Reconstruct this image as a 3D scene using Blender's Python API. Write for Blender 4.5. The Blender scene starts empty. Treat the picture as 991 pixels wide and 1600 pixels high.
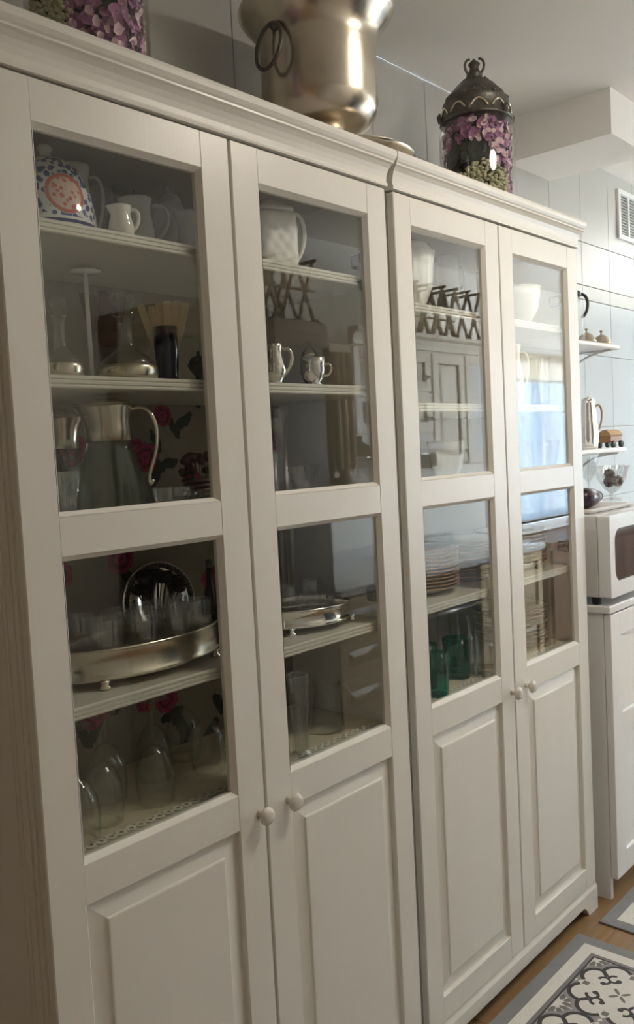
import bpy, math, random
import numpy as np
from mathutils import Matrix, Vector
random.seed(7)
scene = bpy.context.scene
PI = math.pi
# ------------------------------------------------------------------ camera
FPX = 1365.48
CAM = np.array([-0.7280, -1.1692, 1.4828])
RM = np.array([[0.661231, -0.748427, -0.051293], [-0.084241, -0.006137, -0.996427], [0.745437, 0.663189, -0.067106]])
cam_data = bpy.data.cameras.new('camera')
cam = bpy.data.objects.new('camera', cam_data)
scene.collection.objects.link(cam)
cam_data.sensor_fit = 'VERTICAL'; cam_data.sensor_height = 24.0
cam_data.lens = 24.0 * FPX / 1600.0
cam_data.clip_start = 0.02
rt, dn, fw = RM
cam.matrix_world = Matrix(((rt[0], -dn[0], -fw[0], CAM[0]), (rt[1], -dn[1], -fw[1], CAM[1]), (rt[2], -dn[2], -fw[2], CAM[2]), (0, 0, 0, 1)))
scene.camera = cam
# ------------------------------------------------------------------ sky, exposure
EXPOSURE = 1.12
SKY = 55.0
FILL_LAMP = (1.22, -0.90); FILL_LAMP_POWER = 16.5
world = bpy.data.worlds.new('world'); scene.world = world; world.use_nodes = True
wn = world.node_tree.nodes; wl = world.node_tree.links
bg = wn['Background']; bg.inputs[1].default_value = SKY
tc = wn.new('ShaderNodeTexCoord'); sx = wn.new('ShaderNodeSeparateXYZ'); wl.new(tc.outputs['Generated'], sx.inputs[0])
wr = wn.new('ShaderNodeValToRGB'); wl.new(sx.outputs[2], wr.inputs[0]); wl.new(wr.outputs[0], bg.inputs[0])
wr.color_ramp.elements[0].position = 0.0; wr.color_ramp.elements[0].color = (0.55, 0.56, 0.57, 1)
wr.color_ramp.elements[1].position = 0.06; wr.color_ramp.elements[1].color = (0.86, 0.93, 1.0, 1)
e = wr.color_ramp.elements.new(1.0); e.color = (0.55, 0.74, 1.0, 1)
vs = scene.view_settings
vs.view_transform = 'Standard'; vs.look = 'None'; vs.gamma = 1.0; vs.use_curve_mapping = False; vs.exposure = EXPOSURE
scene.cycles.max_bounces = 12; scene.cycles.diffuse_bounces = 6; scene.cycles.glossy_bounces = 6
scene.cycles.transmission_bounces = 10; scene.cycles.transparent_max_bounces = 32
scene.cycles.caustics_refractive = False; scene.cycles.caustics_reflective = True
scene.cycles.sample_clamp_indirect = 6.0
def portal(loc, rot, sx_, sy_):
    l = bpy.data.lights.new('window_portal', 'AREA'); l.shape = 'RECTANGLE'; l.size = sx_; l.size_y = sy_
    l.cycles.is_portal = True
    o = bpy.data.objects.new('window_portal', l); scene.collection.objects.link(o); o.location = loc; o.rotation_euler = rot
# room layout (metres): cabinet fronts on y = 0, floor z = 0
WY, OY, XL, XR, ZC = 0.36, -1.85, -1.9, 7.60, 2.60
W1 = (4.536, 5.8785, 0.95, 2.25)          # window in the wall behind the cabinets: x0, x1, z0, z1
W2 = (4.72, 5.95, 0.90, 2.14)           # window in the opposite wall: x0, x1, z0, z1
portal(((W1[0]+W1[1])/2, WY+0.17, (W1[2]+W1[3])/2), (-PI/2, 0, 0), W1[1]-W1[0], W1[3]-W1[2])
portal(((W2[0]+W2[1])/2, OY-0.17, (W2[2]+W2[3])/2), (PI/2, 0, 0), W2[1]-W2[0], W2[3]-W2[2])

# ------------------------------------------------------------------ pixel helpers (991x1600)
def at(u, v, ax, val):
    d = RM.T @ np.array([(u-495.5)/FPX, (v-800)/FPX, 1.0])
    return CAM + d*((val-CAM[ax])/d[ax])
def mpp(p):                            # metres per photo pixel at a point
    return float((np.asarray(p)-CAM) @ RM[2])/FPX

# ------------------------------------------------------------------ mesh helpers
class MB:
    def __init__(s): s.v = []; s.f = []; s.sm = []
    def add(s, v, f, smooth=False):
        n = len(s.v); s.v += [tuple(map(float, p)) for p in v]; s.f += [tuple(i+n for i in q) for q in f]; s.sm += [smooth]*len(f); return s
    def box(s, x0, x1, y0, y1, z0, z1):
        return s.add([(x0,y0,z0),(x1,y0,z0),(x1,y1,z0),(x0,y1,z0),(x0,y0,z1),(x1,y0,z1),(x1,y1,z1),(x0,y1,z1)],
                     [(0,3,2,1),(4,5,6,7),(0,1,5,4),(1,2,6,5),(2,3,7,6),(3,0,4,7)])
    def cbox(s, x0, x1, y0, y1, z0, z1, c=0.003):      # chamfered box
        V = []; idx = {}
        xs, ys, zs = (x0, x1), (y0, y1), (z0, z1)
        for i in (0,1):
            for j in (0,1):
                for k in (0,1):
                    sx_, sy_, sz_ = (1-2*i), (1-2*j), (1-2*k)
                    for a in range(3):
                        p = [xs[i]+c*sx_, ys[j]+c*sy_, zs[k]+c*sz_]
                        p[a] = (xs[i], ys[j], zs[k])[a]
                        idx[i,j,k,a] = len(V); V.append(p)
        F = []
        for i in (0,1):
            q = [idx[i,0,0,0], idx[i,1,0,0], idx[i,1,1,0], idx[i,0,1,0]]; F.append(q if i else q[::-1])
            q = [idx[0,i,0,1], idx[0,i,1,1], idx[1,i,1,1], idx[1,i,0,1]]; F.append(q if i else q[::-1])
            q = [idx[0,0,i,2], idx[1,0,i,2], idx[1,1,i,2], idx[0,1,i,2]]; F.append(q if i else q[::-1])
        for i in (0,1):
            for j in (0,1):
                q = [idx[i,j,0,0], idx[i,j,1,0], idx[i,j,1,1], idx[i,j,0,1]]; F.append(q if i != j else q[::-1])
                q = [idx[i,0,j,0], idx[i,1,j,0], idx[i,1,j,2], idx[i,0,j,2]]; F.append(q[::-1] if i != j else q)
                q = [idx[0,i,j,1], idx[1,i,j,1], idx[1,i,j,2], idx[0,i,j,2]]; F.append(q[::-1] if i == j else q)
        for i in (0,1):
            for j in (0,1):
                for k in (0,1):
                    q = [idx[i,j,k,0], idx[i,j,k,1], idx[i,j,k,2]]; F.append(q if (i+j+k) % 2 else q[::-1])
        return s.add(V, F)
    def lathe(s, prof, n=32, c=(0,0,0), sx_=1.0, sy_=1.0, rfun=None, cap=True, smooth=True):
        V = []; F = []
        m = len(prof)
        for (r, z) in prof:
            for k in range(n):
                a = 2*PI*k/n
                q = r*(rfun(a, z) if rfun else 1.0)
                V.append((c[0]+q*math.cos(a)*sx_, c[1]+q*math.sin(a)*sy_, c[2]+z))
        for i in range(m-1):
            for k in range(n):
                F.append((i*n+k, i*n+(k+1) % n, (i+1)*n+(k+1) % n, (i+1)*n+k))
        if cap:
            if prof[0][0] > 1e-6: F.append(tuple(range(n))[::-1])
            if prof[-1][0] > 1e-6: F.append(tuple((m-1)*n+k for k in range(n)))
        return s.add(V, F, smooth)
    def tube(s, path, r, n=8, flat=1.0, cap=True):
        P = [Vector(p) for p in path]; m = len(P)
        R_ = r if isinstance(r, (list, tuple)) else [r]*m
        V = []; F = []; up = None
        for i in range(m):
            t = (P[min(i+1, m-1)]-P[max(i-1, 0)]).normalized()
            if up is None:
                up = Vector((0,0,1)) if abs(t.z) < 0.9 else Vector((1,0,0))
            a = t.cross(up); a = a.normalized() if a.length > 1e-5 else Vector((1,0,0)); b = a.cross(t).normalized(); up = b
            for k in range(n):
                th = 2*PI*k/n
                V.append(P[i]+a*(R_[i]*math.cos(th)*flat)+b*(R_[i]*math.sin(th)))
        for i in range(m-1):
            for k in range(n):
                F.append((i*n+k, i*n+(k+1) % n, (i+1)*n+(k+1) % n, (i+1)*n+k))
        if cap: F += [tuple(range(n))[::-1], tuple((m-1)*n+k for k in range(n))]
        return s.add(V, F, True)
    def prism_x(s, prof, x0, x1):                     # (y,z) outline swept along x
        n = len(prof)
        V = [(x0, y, z) for y, z in prof]+[(x1, y, z) for y, z in prof]
        F = [(k, (k+1) % n, n+(k+1) % n, n+k) for k in range(n)]+[tuple(range(n))[::-1], tuple(range(n, 2*n))]
        return s.add(V, F)
    def build(s, name, mat, parent=None, loc=None, rotz=0.0):
        me = bpy.data.meshes.new(name); me.from_pydata(s.v, [], s.f)
        me.polygons.foreach_set('use_smooth', [False]*len(s.f) if mat.name == 'cut_crystal' else s.sm); me.materials.append(mat); me.update()
        o = bpy.data.objects.new(name, me); scene.collection.objects.link(o)
        if loc is not None: o.location = loc
        o.rotation_euler.z = rotz
        if parent: o.parent = parent
        return o
def tag(o, label, cat, group=None, kind=None):
    o['label'] = label; o['category'] = cat
    if group: o['group'] = group
    if kind: o['kind'] = kind
    return o
def thing(name, loc, label, cat, group=None, rotz=0.0):
    o = bpy.data.objects.new(name, None); scene.collection.objects.link(o); o.empty_display_size = 0.05
    o.location = loc; o.rotation_euler.z = rotz
    return tag(o, label, cat, group)
def struct(o): o['kind'] = 'structure'; return o
def copy_tree(o, parent=None):
    c = o.copy(); scene.collection.objects.link(c); c.parent = parent
    for ch in list(o.children): copy_tree(ch, c)
    return c
def arc(c, r, a0, a1, n, plane='xz', sq=1.0):
    out = []
    for i in range(n+1):
        a = a0+(a1-a0)*i/n
        p, q = r*math.cos(a), r*sq*math.sin(a)
        out.append((c[0]+p, c[1], c[2]+q) if plane == 'xz' else (c[0]+p, c[1]+q, c[2]))
    return out
def bez(P, n=14):
    P = [Vector(p) for p in P]; out = []
    m = (len(P)-1)//3
    for j in range(m):
        a, b, c, d = P[3*j:3*j+4]
        for i in range(n+1 if j == m-1 else n):
            t = i/n
            out.append(a*(1-t)**3+b*3*t*(1-t)**2+c*3*t*t*(1-t)+d*t**3)
    return out

# ------------------------------------------------------------------ materials
CX1, CX2 = -.081, .879
class N:                                               # tiny expression builder on Math nodes
    def __init__(s, nt, sock): s.nt = nt; s.k = sock
    def op(s, o, b=None, c=None):
        n = s.nt.nodes.new('ShaderNodeMath'); n.operation = o
        s.nt.links.new(s.k, n.inputs[0])
        for i, x in ((1, b), (2, c)):
            if x is None: continue
            if isinstance(x, N): s.nt.links.new(x.k, n.inputs[i])
            else: n.inputs[i].default_value = x
        return N(s.nt, n.outputs[0])
    def __add__(s, b): return s.op('ADD', b)
    def __sub__(s, b): return s.op('SUBTRACT', b)
    def __mul__(s, b): return s.op('MULTIPLY', b)
    def min(s, b): return s.op('MINIMUM', b)
    def max(s, b): return s.op('MAXIMUM', b)
    def abs(s): return s.op('ABSOLUTE')
    def lt(s, b): return s.op('LESS_THAN', b)
    def gt(s, b): return s.op('GREATER_THAN', b)
    def ping(s, b): return s.op('PINGPONG', b)
def dist(x, y, cx, cy, sx_=1.0, sy_=1.0):
    a = (x-cx)*(1/sx_); b = (y-cy)*(1/sy_)
    return (a*a+b*b).op('SQRT')
MATS = {}
def newmat(name):
    m = bpy.data.materials.new(name); m.use_nodes = True
    return m, m.node_tree, m.node_tree.nodes['Principled BSDF']
def mixc(nt, fac, a, b):
    n = nt.nodes.new('ShaderNodeMix'); n.data_type = 'RGBA'
    fs = [i for i in n.inputs if i.name == 'Factor' and i.type == 'VALUE'][0]
    cs = [i for i in n.inputs if i.type == 'RGBA']
    if isinstance(fac, (int, float)): fs.default_value = fac
    else: nt.links.new(fac.k if isinstance(fac, N) else fac, fs)
    for s_, x in zip(cs, (a, b)):
        if isinstance(x, tuple): s_.default_value = (*x, 1) if len(x) == 3 else x
        else: nt.links.new(x, s_)
    return [o for o in n.outputs if o.type == 'RGBA'][0]
def coords(nt, which='Object'):
    t = nt.nodes.new('ShaderNodeTexCoord'); s_ = nt.nodes.new('ShaderNodeSeparateXYZ'); nt.links.new(t.outputs[which], s_.inputs[0])
    return t.outputs[which], N(nt, s_.outputs[0]), N(nt, s_.outputs[1]), N(nt, s_.outputs[2])
def noise(nt, vec, scale, detail=3.0, rough=0.55, stretch=None):
    if stretch:
        mp = nt.nodes.new('ShaderNodeMapping'); mp.inputs['Scale'].default_value = stretch; nt.links.new(vec, mp.inputs[0]); vec = mp.outputs[0]
    n = nt.nodes.new('ShaderNodeTexNoise'); n.inputs['Scale'].default_value = scale; n.inputs['Detail'].default_value = detail; n.inputs['Roughness'].default_value = rough
    nt.links.new(vec, n.inputs['Vector']); return n.outputs[0]
def bump(nt, bsdf, h, strength, distance=0.002):
    b = nt.nodes.new('ShaderNodeBump'); b.inputs['Strength'].default_value = strength; b.inputs['Distance'].default_value = distance
    nt.links.new(h.k if isinstance(h, N) else h, b.inputs['Height']); nt.links.new(b.outputs[0], bsdf.inputs['Normal'])
def M(name, col, rough=0.5, metal=0.0, var=0.0, vscale=12.0, bs=0.0, bscale=40.0, stretch=None, coat=0.0, sub=0.0, emit=None):
    if name in MATS: return MATS[name]
    m, nt, b = newmat(name)
    b.inputs['Roughness'].default_value = rough; b.inputs['Metallic'].default_value = metal
    b.inputs['Base Color'].default_value = (*col, 1)
    if coat: b.inputs['Coat Weight'].default_value = coat; b.inputs['Coat Roughness'].default_value = 0.08
    vec = coords(nt)[0]
    if var:
        nz = noise(nt, vec, vscale, stretch=stretch)
        lo = tuple(c*(1-var) for c in col); hi = tuple(min(1, c*(1+var)) for c in col)
        nt.links.new(mixc(nt, nz, lo, hi), b.inputs['Base Color'])
    if bs: bump(nt, b, noise(nt, vec, bscale, stretch=stretch), bs)
    MATS[name] = m; return m
def glassmat(name, tint=(1, 1, 1), rough=0.0, ior=1.45):
    if name in MATS: return MATS[name]
    m = bpy.data.materials.new(name); m.use_nodes = True; nt = m.node_tree; nt.nodes.clear()
    o = nt.nodes.new('ShaderNodeOutputMaterial'); g = nt.nodes.new('ShaderNodeBsdfGlass')
    g.inputs['Color'].default_value = (*tint, 1); g.inputs['Roughness'].default_value = rough; g.inputs['IOR'].default_value = ior
    nt.links.new(g.outputs[0], o.inputs[0]); MATS[name] = m; return m
def panemat(name, tint=(0.97, 0.98, 0.97), ior=1.5, haze=0.0):
    # flat sheet glass: straight-through transmission and Fresnel reflection
    if name in MATS: return MATS[name]
    m = bpy.data.materials.new(name); m.use_nodes = True; nt = m.node_tree; nt.nodes.clear()
    o = nt.nodes.new('ShaderNodeOutputMaterial'); t = nt.nodes.new('ShaderNodeBsdfTransparent'); g = nt.nodes.new('ShaderNodeBsdfGlossy')
    t.inputs[0].default_value = (*tint, 1); g.inputs['Roughness'].default_value = haze
    fr = nt.nodes.new('ShaderNodeFresnel'); geo = nt.nodes.new('ShaderNodeNewGeometry')
    nt.links.new((N(nt, geo.outputs['Backfacing'])*(1/ior-ior)+ior).k, fr.inputs[0])   # same reflectance on both faces of the sheet
    mx = nt.nodes.new('ShaderNodeMixShader'); nt.links.new(fr.outputs[0], mx.inputs[0]); nt.links.new(t.outputs[0], mx.inputs[1]); nt.links.new(g.outputs[0], mx.inputs[2])
    nt.links.new(mx.outputs[0], o.inputs[0]); MATS[name] = m; return m

paint = M('ivory_paint', (0.80, 0.775, 0.725), 0.33, var=0.03, vscale=6, bs=0.10, bscale=90, stretch=(1, 1, 0.06))
paint_side = M('ivory_paint_side', (0.80, 0.775, 0.725), 0.40, bs=0.15, bscale=80, stretch=(1, 1, 0.06))
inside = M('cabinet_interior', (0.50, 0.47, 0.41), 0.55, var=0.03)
wallpaint = M('white_wall_paint', (0.80, 0.79, 0.755), 0.7, var=0.015, vscale=3)
ceilpaint = M('ceiling_paint', (0.88, 0.865, 0.835), 0.85)
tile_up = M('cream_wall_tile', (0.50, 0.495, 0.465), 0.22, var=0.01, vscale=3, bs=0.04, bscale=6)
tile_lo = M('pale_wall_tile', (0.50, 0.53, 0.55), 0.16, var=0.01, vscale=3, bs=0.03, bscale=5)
grout = M('tile_grout', (0.60, 0.60, 0.57), 0.9)
silver = M('silver', (0.82, 0.78, 0.70), 0.16, 1.0, var=0.10, vscale=14, bs=0.06, bscale=60)
silver_dull = M('tarnished_silver', (0.66, 0.60, 0.50), 0.24, 1.0, var=0.25, vscale=9, bs=0.10, bscale=120)
silver_bright = M('polished_silver', (0.90, 0.88, 0.84), 0.06, 1.0)
pewter = M('dark_pewter', (0.13, 0.122, 0.105), 0.42, 0.75, var=0.4, vscale=60, bs=0.5, bscale=150)
porcelain = M('white_porcelain', (0.83, 0.82, 0.77), 0.10, coat=0.4)
porcelain_g = M('grey_white_ceramic', (0.60, 0.60, 0.55), 0.2)
pitcher_glass = panemat('pitcher_glass', (0.90, 0.94, 0.915), 1.5)
clear = panemat('clear_glass', (0.99, 0.996, 0.993), 1.52)
crystal = panemat('cut_crystal', (0.975, 0.98, 0.98), 2.1, .06)
green_glass = panemat('green_glass', (0.42, 0.76, 0.68), 1.5)
navy_glass = M('navy_glass', (0.012, 0.014, 0.04), 0.05, coat=0.5)
pane = panemat('window_sheet_glass')
thin = panemat('thin_glass', (0.985, 0.99, 0.985), 1.5)
pale_wood = M('pale_wood', (0.66, 0.54, 0.33), 0.55, var=0.12, vscale=20)
dark_wood = M('dark_wood', (0.085, 0.042, 0.024), 0.5, var=0.25, vscale=20)
black = M('black_plastic', (0.015, 0.015, 0.017), 0.35)
hinge_m = M('hinge_steel', (0.055, 0.052, 0.048), 0.5, 0.3)
white_enamel = M('white_enamel', (0.80, 0.80, 0.79), 0.22)
white_melamine = M('white_melamine', (0.82, 0.81, 0.80), 0.35)
chrome = M('chrome', (0.8, 0.8, 0.8), 0.08, 1.0)

def wallpaper_mat():
    m, nt, b = newmat('floral_paper'); b.inputs['Roughness'].default_value = 0.7
    vec, x, y, z = coords(nt)
    nz = N(nt, noise(nt, vec, 22.0, 2.0)); n2 = N(nt, noise(nt, vec, 60.0, 2.0))
    wx = x+(nz-0.5)*0.03; wz = z+(n2-0.5)*0.02
    roses = [(252,650,.026),(228,715,.034),(215,700,.022),(112,702,.036),(227,1099,.024),(260,1093,.030),(145,1117,.034),(187,874,.034),(330,905,.032),(300,745,.028),(430,690,.03),(520,720,.03),(470,1090,.03),(90,900,.034),(600,660,.03),(560,980,.03),(520,900,.03),(400,1130,.03)]
    leaves = [(285,660,.034,.013,.6),(272,668,.03,.010,2.2),(243,690,.03,.01,1.9),(262,725,.03,.012,.3),(245,740,.03,.011,1.2),(150,1140,.036,.013,.9),(130,1150,.034,.012,2.0),(280,1130,.036,.014,1.9),(290,1150,.034,.012,.8),(270,1115,.03,.012,.2),(200,905,.034,.012,2.4),(320,940,.034,.013,.9),(95,730,.034,.013,1.9),(335,620,.03,.011,.3),(345,1100,.036,.013,2.2),(330,1140,.034,.013,.7),(440,640,.03,.011,.7),(300,625,.028,.010,2.6),(170,1105,.03,.011,2.5),(120,760,.03,.012,.6)]
    n3 = N(nt, noise(nt, vec, 130.0, 1.0))
    wx = wx+(n3-0.5)*0.012
    rd = None; lf = None
    for (u, v, r) in roses:
        p = at(u, v, 1, 0.338); d = dist(wx, wz, float(p[0])-CX1, float(p[2]), r, r*.92); rd = d if rd is None else rd.min(d)
    for (u, v, a, w, th) in leaves:
        p = at(u, v, 1, 0.338); c, s_ = math.cos(th), math.sin(th)
        dx = wx-(float(p[0])-CX1); dz = wz-float(p[2])
        X = dx*c+dz*s_; Z = dz*c-dx*s_
        d = (X*X*(1/a**2)+Z*Z*(1/w**2)).op('SQRT'); lf = d if lf is None else lf.min(d)
    base = mixc(nt, nz.k, (0.26, 0.235, 0.185), (0.36, 0.33, 0.265))
    c1 = mixc(nt, lf.lt(1.0), base, mixc(nt, n3.k, (0.012, 0.022, 0.014), (0.075, 0.10, 0.055)))
    rose = mixc(nt, rd.ping(0.28)*3.2+(n3-0.5)*1.2, (0.13, 0.006, 0.028), (0.50, 0.05, 0.15))
    c2 = mixc(nt, rd.lt(1.0), c1, rose)
    nt.links.new(c2, b.inputs['Base Color']); return m
paper = wallpaper_mat()

def rug_mat():
    m, nt, b = newmat('rug_print'); b.inputs['Roughness'].default_value = 0.75
    vec, x, y, z = coords(nt)              # object space: corner of the rug at 0,0 ; rug runs to -x and -y
    gx = x*-1.0; gy = y*-1.0
    e = gx.min(gy)                          # distance from the two near edges
    e = e.min((gx-1.90).abs() if False else e)
    H = 0.125
    px = ((gx-0.093).op('MODULO', 2*H)-H)*(1/H); py = ((gy-0.093).op('MODULO', 2*H)-H)*(1/H)
    a = px.abs(); c = py.abs()
    hi = a.max(c); lo = a.min(c)
    d1 = dist(hi, lo, .66, .33)
    ring = (d1-.30).abs()
    outer = (hi+lo).gt(.93)
    dark = ring.lt(.045)*outer
    shade = ((d1-.38).abs()).lt(.05)*outer
    curl = (dist(hi, lo, .47, .31)-.12).abs().lt(.035)*((lo.lt(.30)*(hi.gt(.47))*-1.0)+1.0)
    blob = dist(hi, lo, .45, .20).lt(.062)
    trunk = (hi-lo).lt(.07)*((hi+lo).gt(.95))*((hi+lo).lt(1.22))
    pet = dist((hi+lo), (hi-lo), .20, .0, .16, .055).lt(1.0)
    sq = hi.lt(.82)*(hi.gt(.68))*(lo.lt(.07))
    leaf = dist((hi+lo), (hi-lo), 1.55, .0, .17, .09).lt(1.0)
    leaf2 = dist(hi, lo, .93, .72, .06, .14).lt(1.0)
    gray = pet.max(sq).max(leaf).max(leaf2)
    white = mixc(nt, noise(nt, vec, 60, 2), (0.62, 0.60, 0.56), (0.72, 0.70, 0.66))
    g = mixc(nt, gray, white, (0.17, 0.165, 0.15))
    g = mixc(nt, shade, g, (0.27, 0.26, 0.255))
    g = mixc(nt, dark.max(curl).max(blob).max(trunk), g, (0.045, 0.04, 0.042))
    # second corner of the pattern field is outside the print: border bands by distance from edge
    ex = gx.min(gx*-1.0+1.95); ey = gy.min(gy*-1.0+0.68); ed = ex.min(ey)
    g = mixc(nt, ed.lt(.093), g, (0.055, 0.05, 0.052))
    g = mixc(nt, ed.lt(.087), g, (0.20, 0.19, 0.19))
    g = mixc(nt, ed.lt(.076), g, white)
    g = mixc(nt, ed.lt(.040), g, mixc(nt, noise(nt, vec, 40, 2), (0.20, 0.20, 0.205), (0.25, 0.25, 0.255)))
    nt.links.new(g, b.inputs['Base Color']); bump(nt, b, noise(nt, vec, 400, 1), 0.2, 0.001)
    return m
rugm = rug_mat()

def plank_mat():
    m, nt, b = newmat('oak_plank'); b.inputs['Roughness'].default_value = 0.38
    vec = coords(nt)[0]
    oi = nt.nodes.new('ShaderNodeObjectInfo')
    add = nt.nodes.new('ShaderNodeVectorMath'); add.operation = 'ADD'; nt.links.new(vec, add.inputs[0])
    cm = nt.nodes.new('ShaderNodeCombineXYZ'); nt.links.new((N(nt, oi.outputs['Random'])*37.0).k, cm.inputs[0]); nt.links.new((N(nt, oi.outputs['Random'])*11.0).k, cm.inputs[1])
    nt.links.new(cm.outputs[0], add.inputs[1])
    nz = noise(nt, add.outputs[0], 7.0, 6.0, 0.65, stretch=(0.5, 7.0, 1.0))
    c = mixc(nt, nz, (0.13, 0.068, 0.028), (0.42, 0.26, 0.12))
    c = mixc(nt, N(nt, oi.outputs['Random'])*0.35, c, (0.22, 0.12, 0.055))
    nt.links.new(c, b.inputs['Base Color']); bump(nt, b, nz, 0.15, 0.001)
    return m
plankm = plank_mat()

# ------------------------------------------------------------------ room shell
floor = struct(MB().box(XL, XR, OY, WY, -0.06, -0.008).build('floor', M('sub_floor', (0.10, 0.06, 0.03), 0.8)))
pw = 0.125; row = 0; yy = OY
plank_me = {}
while yy < WY-0.01:
    off = -(row*0.47 % 1.2); xx = XL+off
    w = min(pw, WY-yy)
    while xx < XR:
        x0, x1 = max(xx, XL), min(xx+1.2, XR)
        if x1-x0 > 0.05:
            o = MB().cbox(-(x1-x0)/2+.0007, (x1-x0)/2-.0007, -w/2+.0007, w/2-.0007, -0.008, 0.0, .0012).build('plank', plankm, floor, ((x0+x1)/2, yy+w/2, 0))
        xx += 1.2
    yy += pw; row += 1
ceiling = struct(MB().box(XL, XR, OY, WY, ZC, ZC+0.1).build('ceiling', ceilpaint))
def wall_with_hole(mb, axis, pos0, pos1, a0, a1, hole):
    h0, h1, z0, z1 = hole
    def bx(p0, p1, q0, q1):
        if axis == 'y': mb.box(p0, p1, pos0, pos1, q0, q1)
        else: mb.box(pos0, pos1, p0, p1, q0, q1)
    bx(a0, h0, -0.06, ZC+.1); bx(h1, a1, -0.06, ZC+.1); bx(h0, h1, -0.06, z0); bx(h0, h1, z1, ZC+.1)
    return mb
wall_right = struct(wall_with_hole(MB(), 'y', WY+0.008, WY+0.16, XL, XR, W1).build('wall_back', grout))
wall_end = struct(MB().box(XR, XR+.1, OY-.16, WY+.16, -.06, ZC+.1).build('wall_end', M('slate_blue_paint', (0.19, 0.22, 0.25), 0.7)))
wall_opp = struct(wall_with_hole(MB(), 'y', OY-.16, OY, XL, XR, W2).build('wall_opposite', wallpaint))
wall_left = struct(MB().box(XL-0.1, XL, OY-.1, WY+.16, -0.06, ZC+.1).build('wall_left', M('tan_wall_paint', (0.58, 0.44, 0.29), 0.7)))
# wall tiles of the cabinet wall
TW = 0.2685; TX0 = 2.388-9*TW
rows = [(0.93, 1.24), (1.24, 1.532), (1.532, 1.824), (1.824, 2.042), (2.042, 2.099), (2.099, 2.27), (2.27, 2.60)]
for (z0, z1) in rows:
    for k in range(0, 30):
        x0, x1 = TX0+k*TW, TX0+(k+1)*TW
        if x1 > XR: break
        if z1 < 2.05 and x1 < 1.85: continue
        if x1 > W1[0]+0.01 and x0 < W1[1]-0.01 and z1 > W1[2] and z0 < W1[3]:
            continue
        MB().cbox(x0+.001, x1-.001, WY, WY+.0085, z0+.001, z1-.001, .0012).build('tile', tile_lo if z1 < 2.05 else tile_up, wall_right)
soffit = struct(MB().box(2.083, 2.400, -0.012, WY+.008, 2.455, ZC).build('trim_1', ceilpaint))
# added fill lamp on the ceiling, out of view, evens out the window light
def added_fill_lamp(x, y, r, power, col):
    t = tag(bpy.data.objects.new('added_fill_lamp', None), 'added round fill lamp on the ceiling over the aisle, out of view', 'lamp'); scene.collection.objects.link(t); t.location = (x, y, ZC)
    m = bpy.data.materials.new('fill_lamp_diffuser'); m.use_nodes = True; nt = m.node_tree; nt.nodes.clear()
    o = nt.nodes.new('ShaderNodeOutputMaterial'); em = nt.nodes.new('ShaderNodeEmission'); em.inputs[0].default_value = (*col, 1); em.inputs[1].default_value = power
    nt.links.new(em.outputs[0], o.inputs[0])
    MB().lathe([(r*1.04, -.001), (r*1.04, -.022), (r, -.024), (r*.98, -.001)], 40, cap=False).build('rim', white_enamel, t)
    MB().lathe([(r, -.022), (r*.97, -.036), (r*.80, -.052), (r*.45, -.062), (.0003, -.064)], 40, cap=False).build('diffuser', m, t)
added_fill_lamp(FILL_LAMP[0], FILL_LAMP[1], .19, FILL_LAMP_POWER, (1.0, .90, .76))
# windows
def window(name, axis, hole, pos, dirn):
    h0, h1, z0, z1 = hole; fm = white_enamel
    def bx(mb, p0, p1, q0, q1, d0, d1):
        lo, hi = sorted((pos+dirn*d0, pos+dirn*d1))
        if axis == 'y': mb.box(p0, p1, lo, hi, q0, q1)
        else: mb.box(lo, hi, p0, p1, q0, q1)
        return mb
    mb = MB(); mid = (h0+h1)/2; t = .05
    for (a, b_, c_, d_) in ((h0, h0+t, z0, z1), (h1-t, h1, z0, z1), (h0+t, h1-t, z0, z0+t), (h0+t, h1-t, z1-t, z1), (mid-.04, mid+.04, z0+t, z1-t)):
        bx(mb, a, b_, c_, d_, .07, .12)
    w = struct(mb.build(name, fm))
    for (a, b_) in ((h0+t, mid-.04), (mid+.04, h1-t)):
        bx(MB(), a, b_, z0+t, z1-t, .094, .100).build('window_pane', pane, w)
    bx(MB(), h0-.03, h1+.03, z0-.03, z0, -.05, .11).build('window_sill', white_enamel, w)
    return w
window('window_1', 'y', W1, WY, 1)
window('window_2', 'y', W2, OY, -1)

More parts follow.
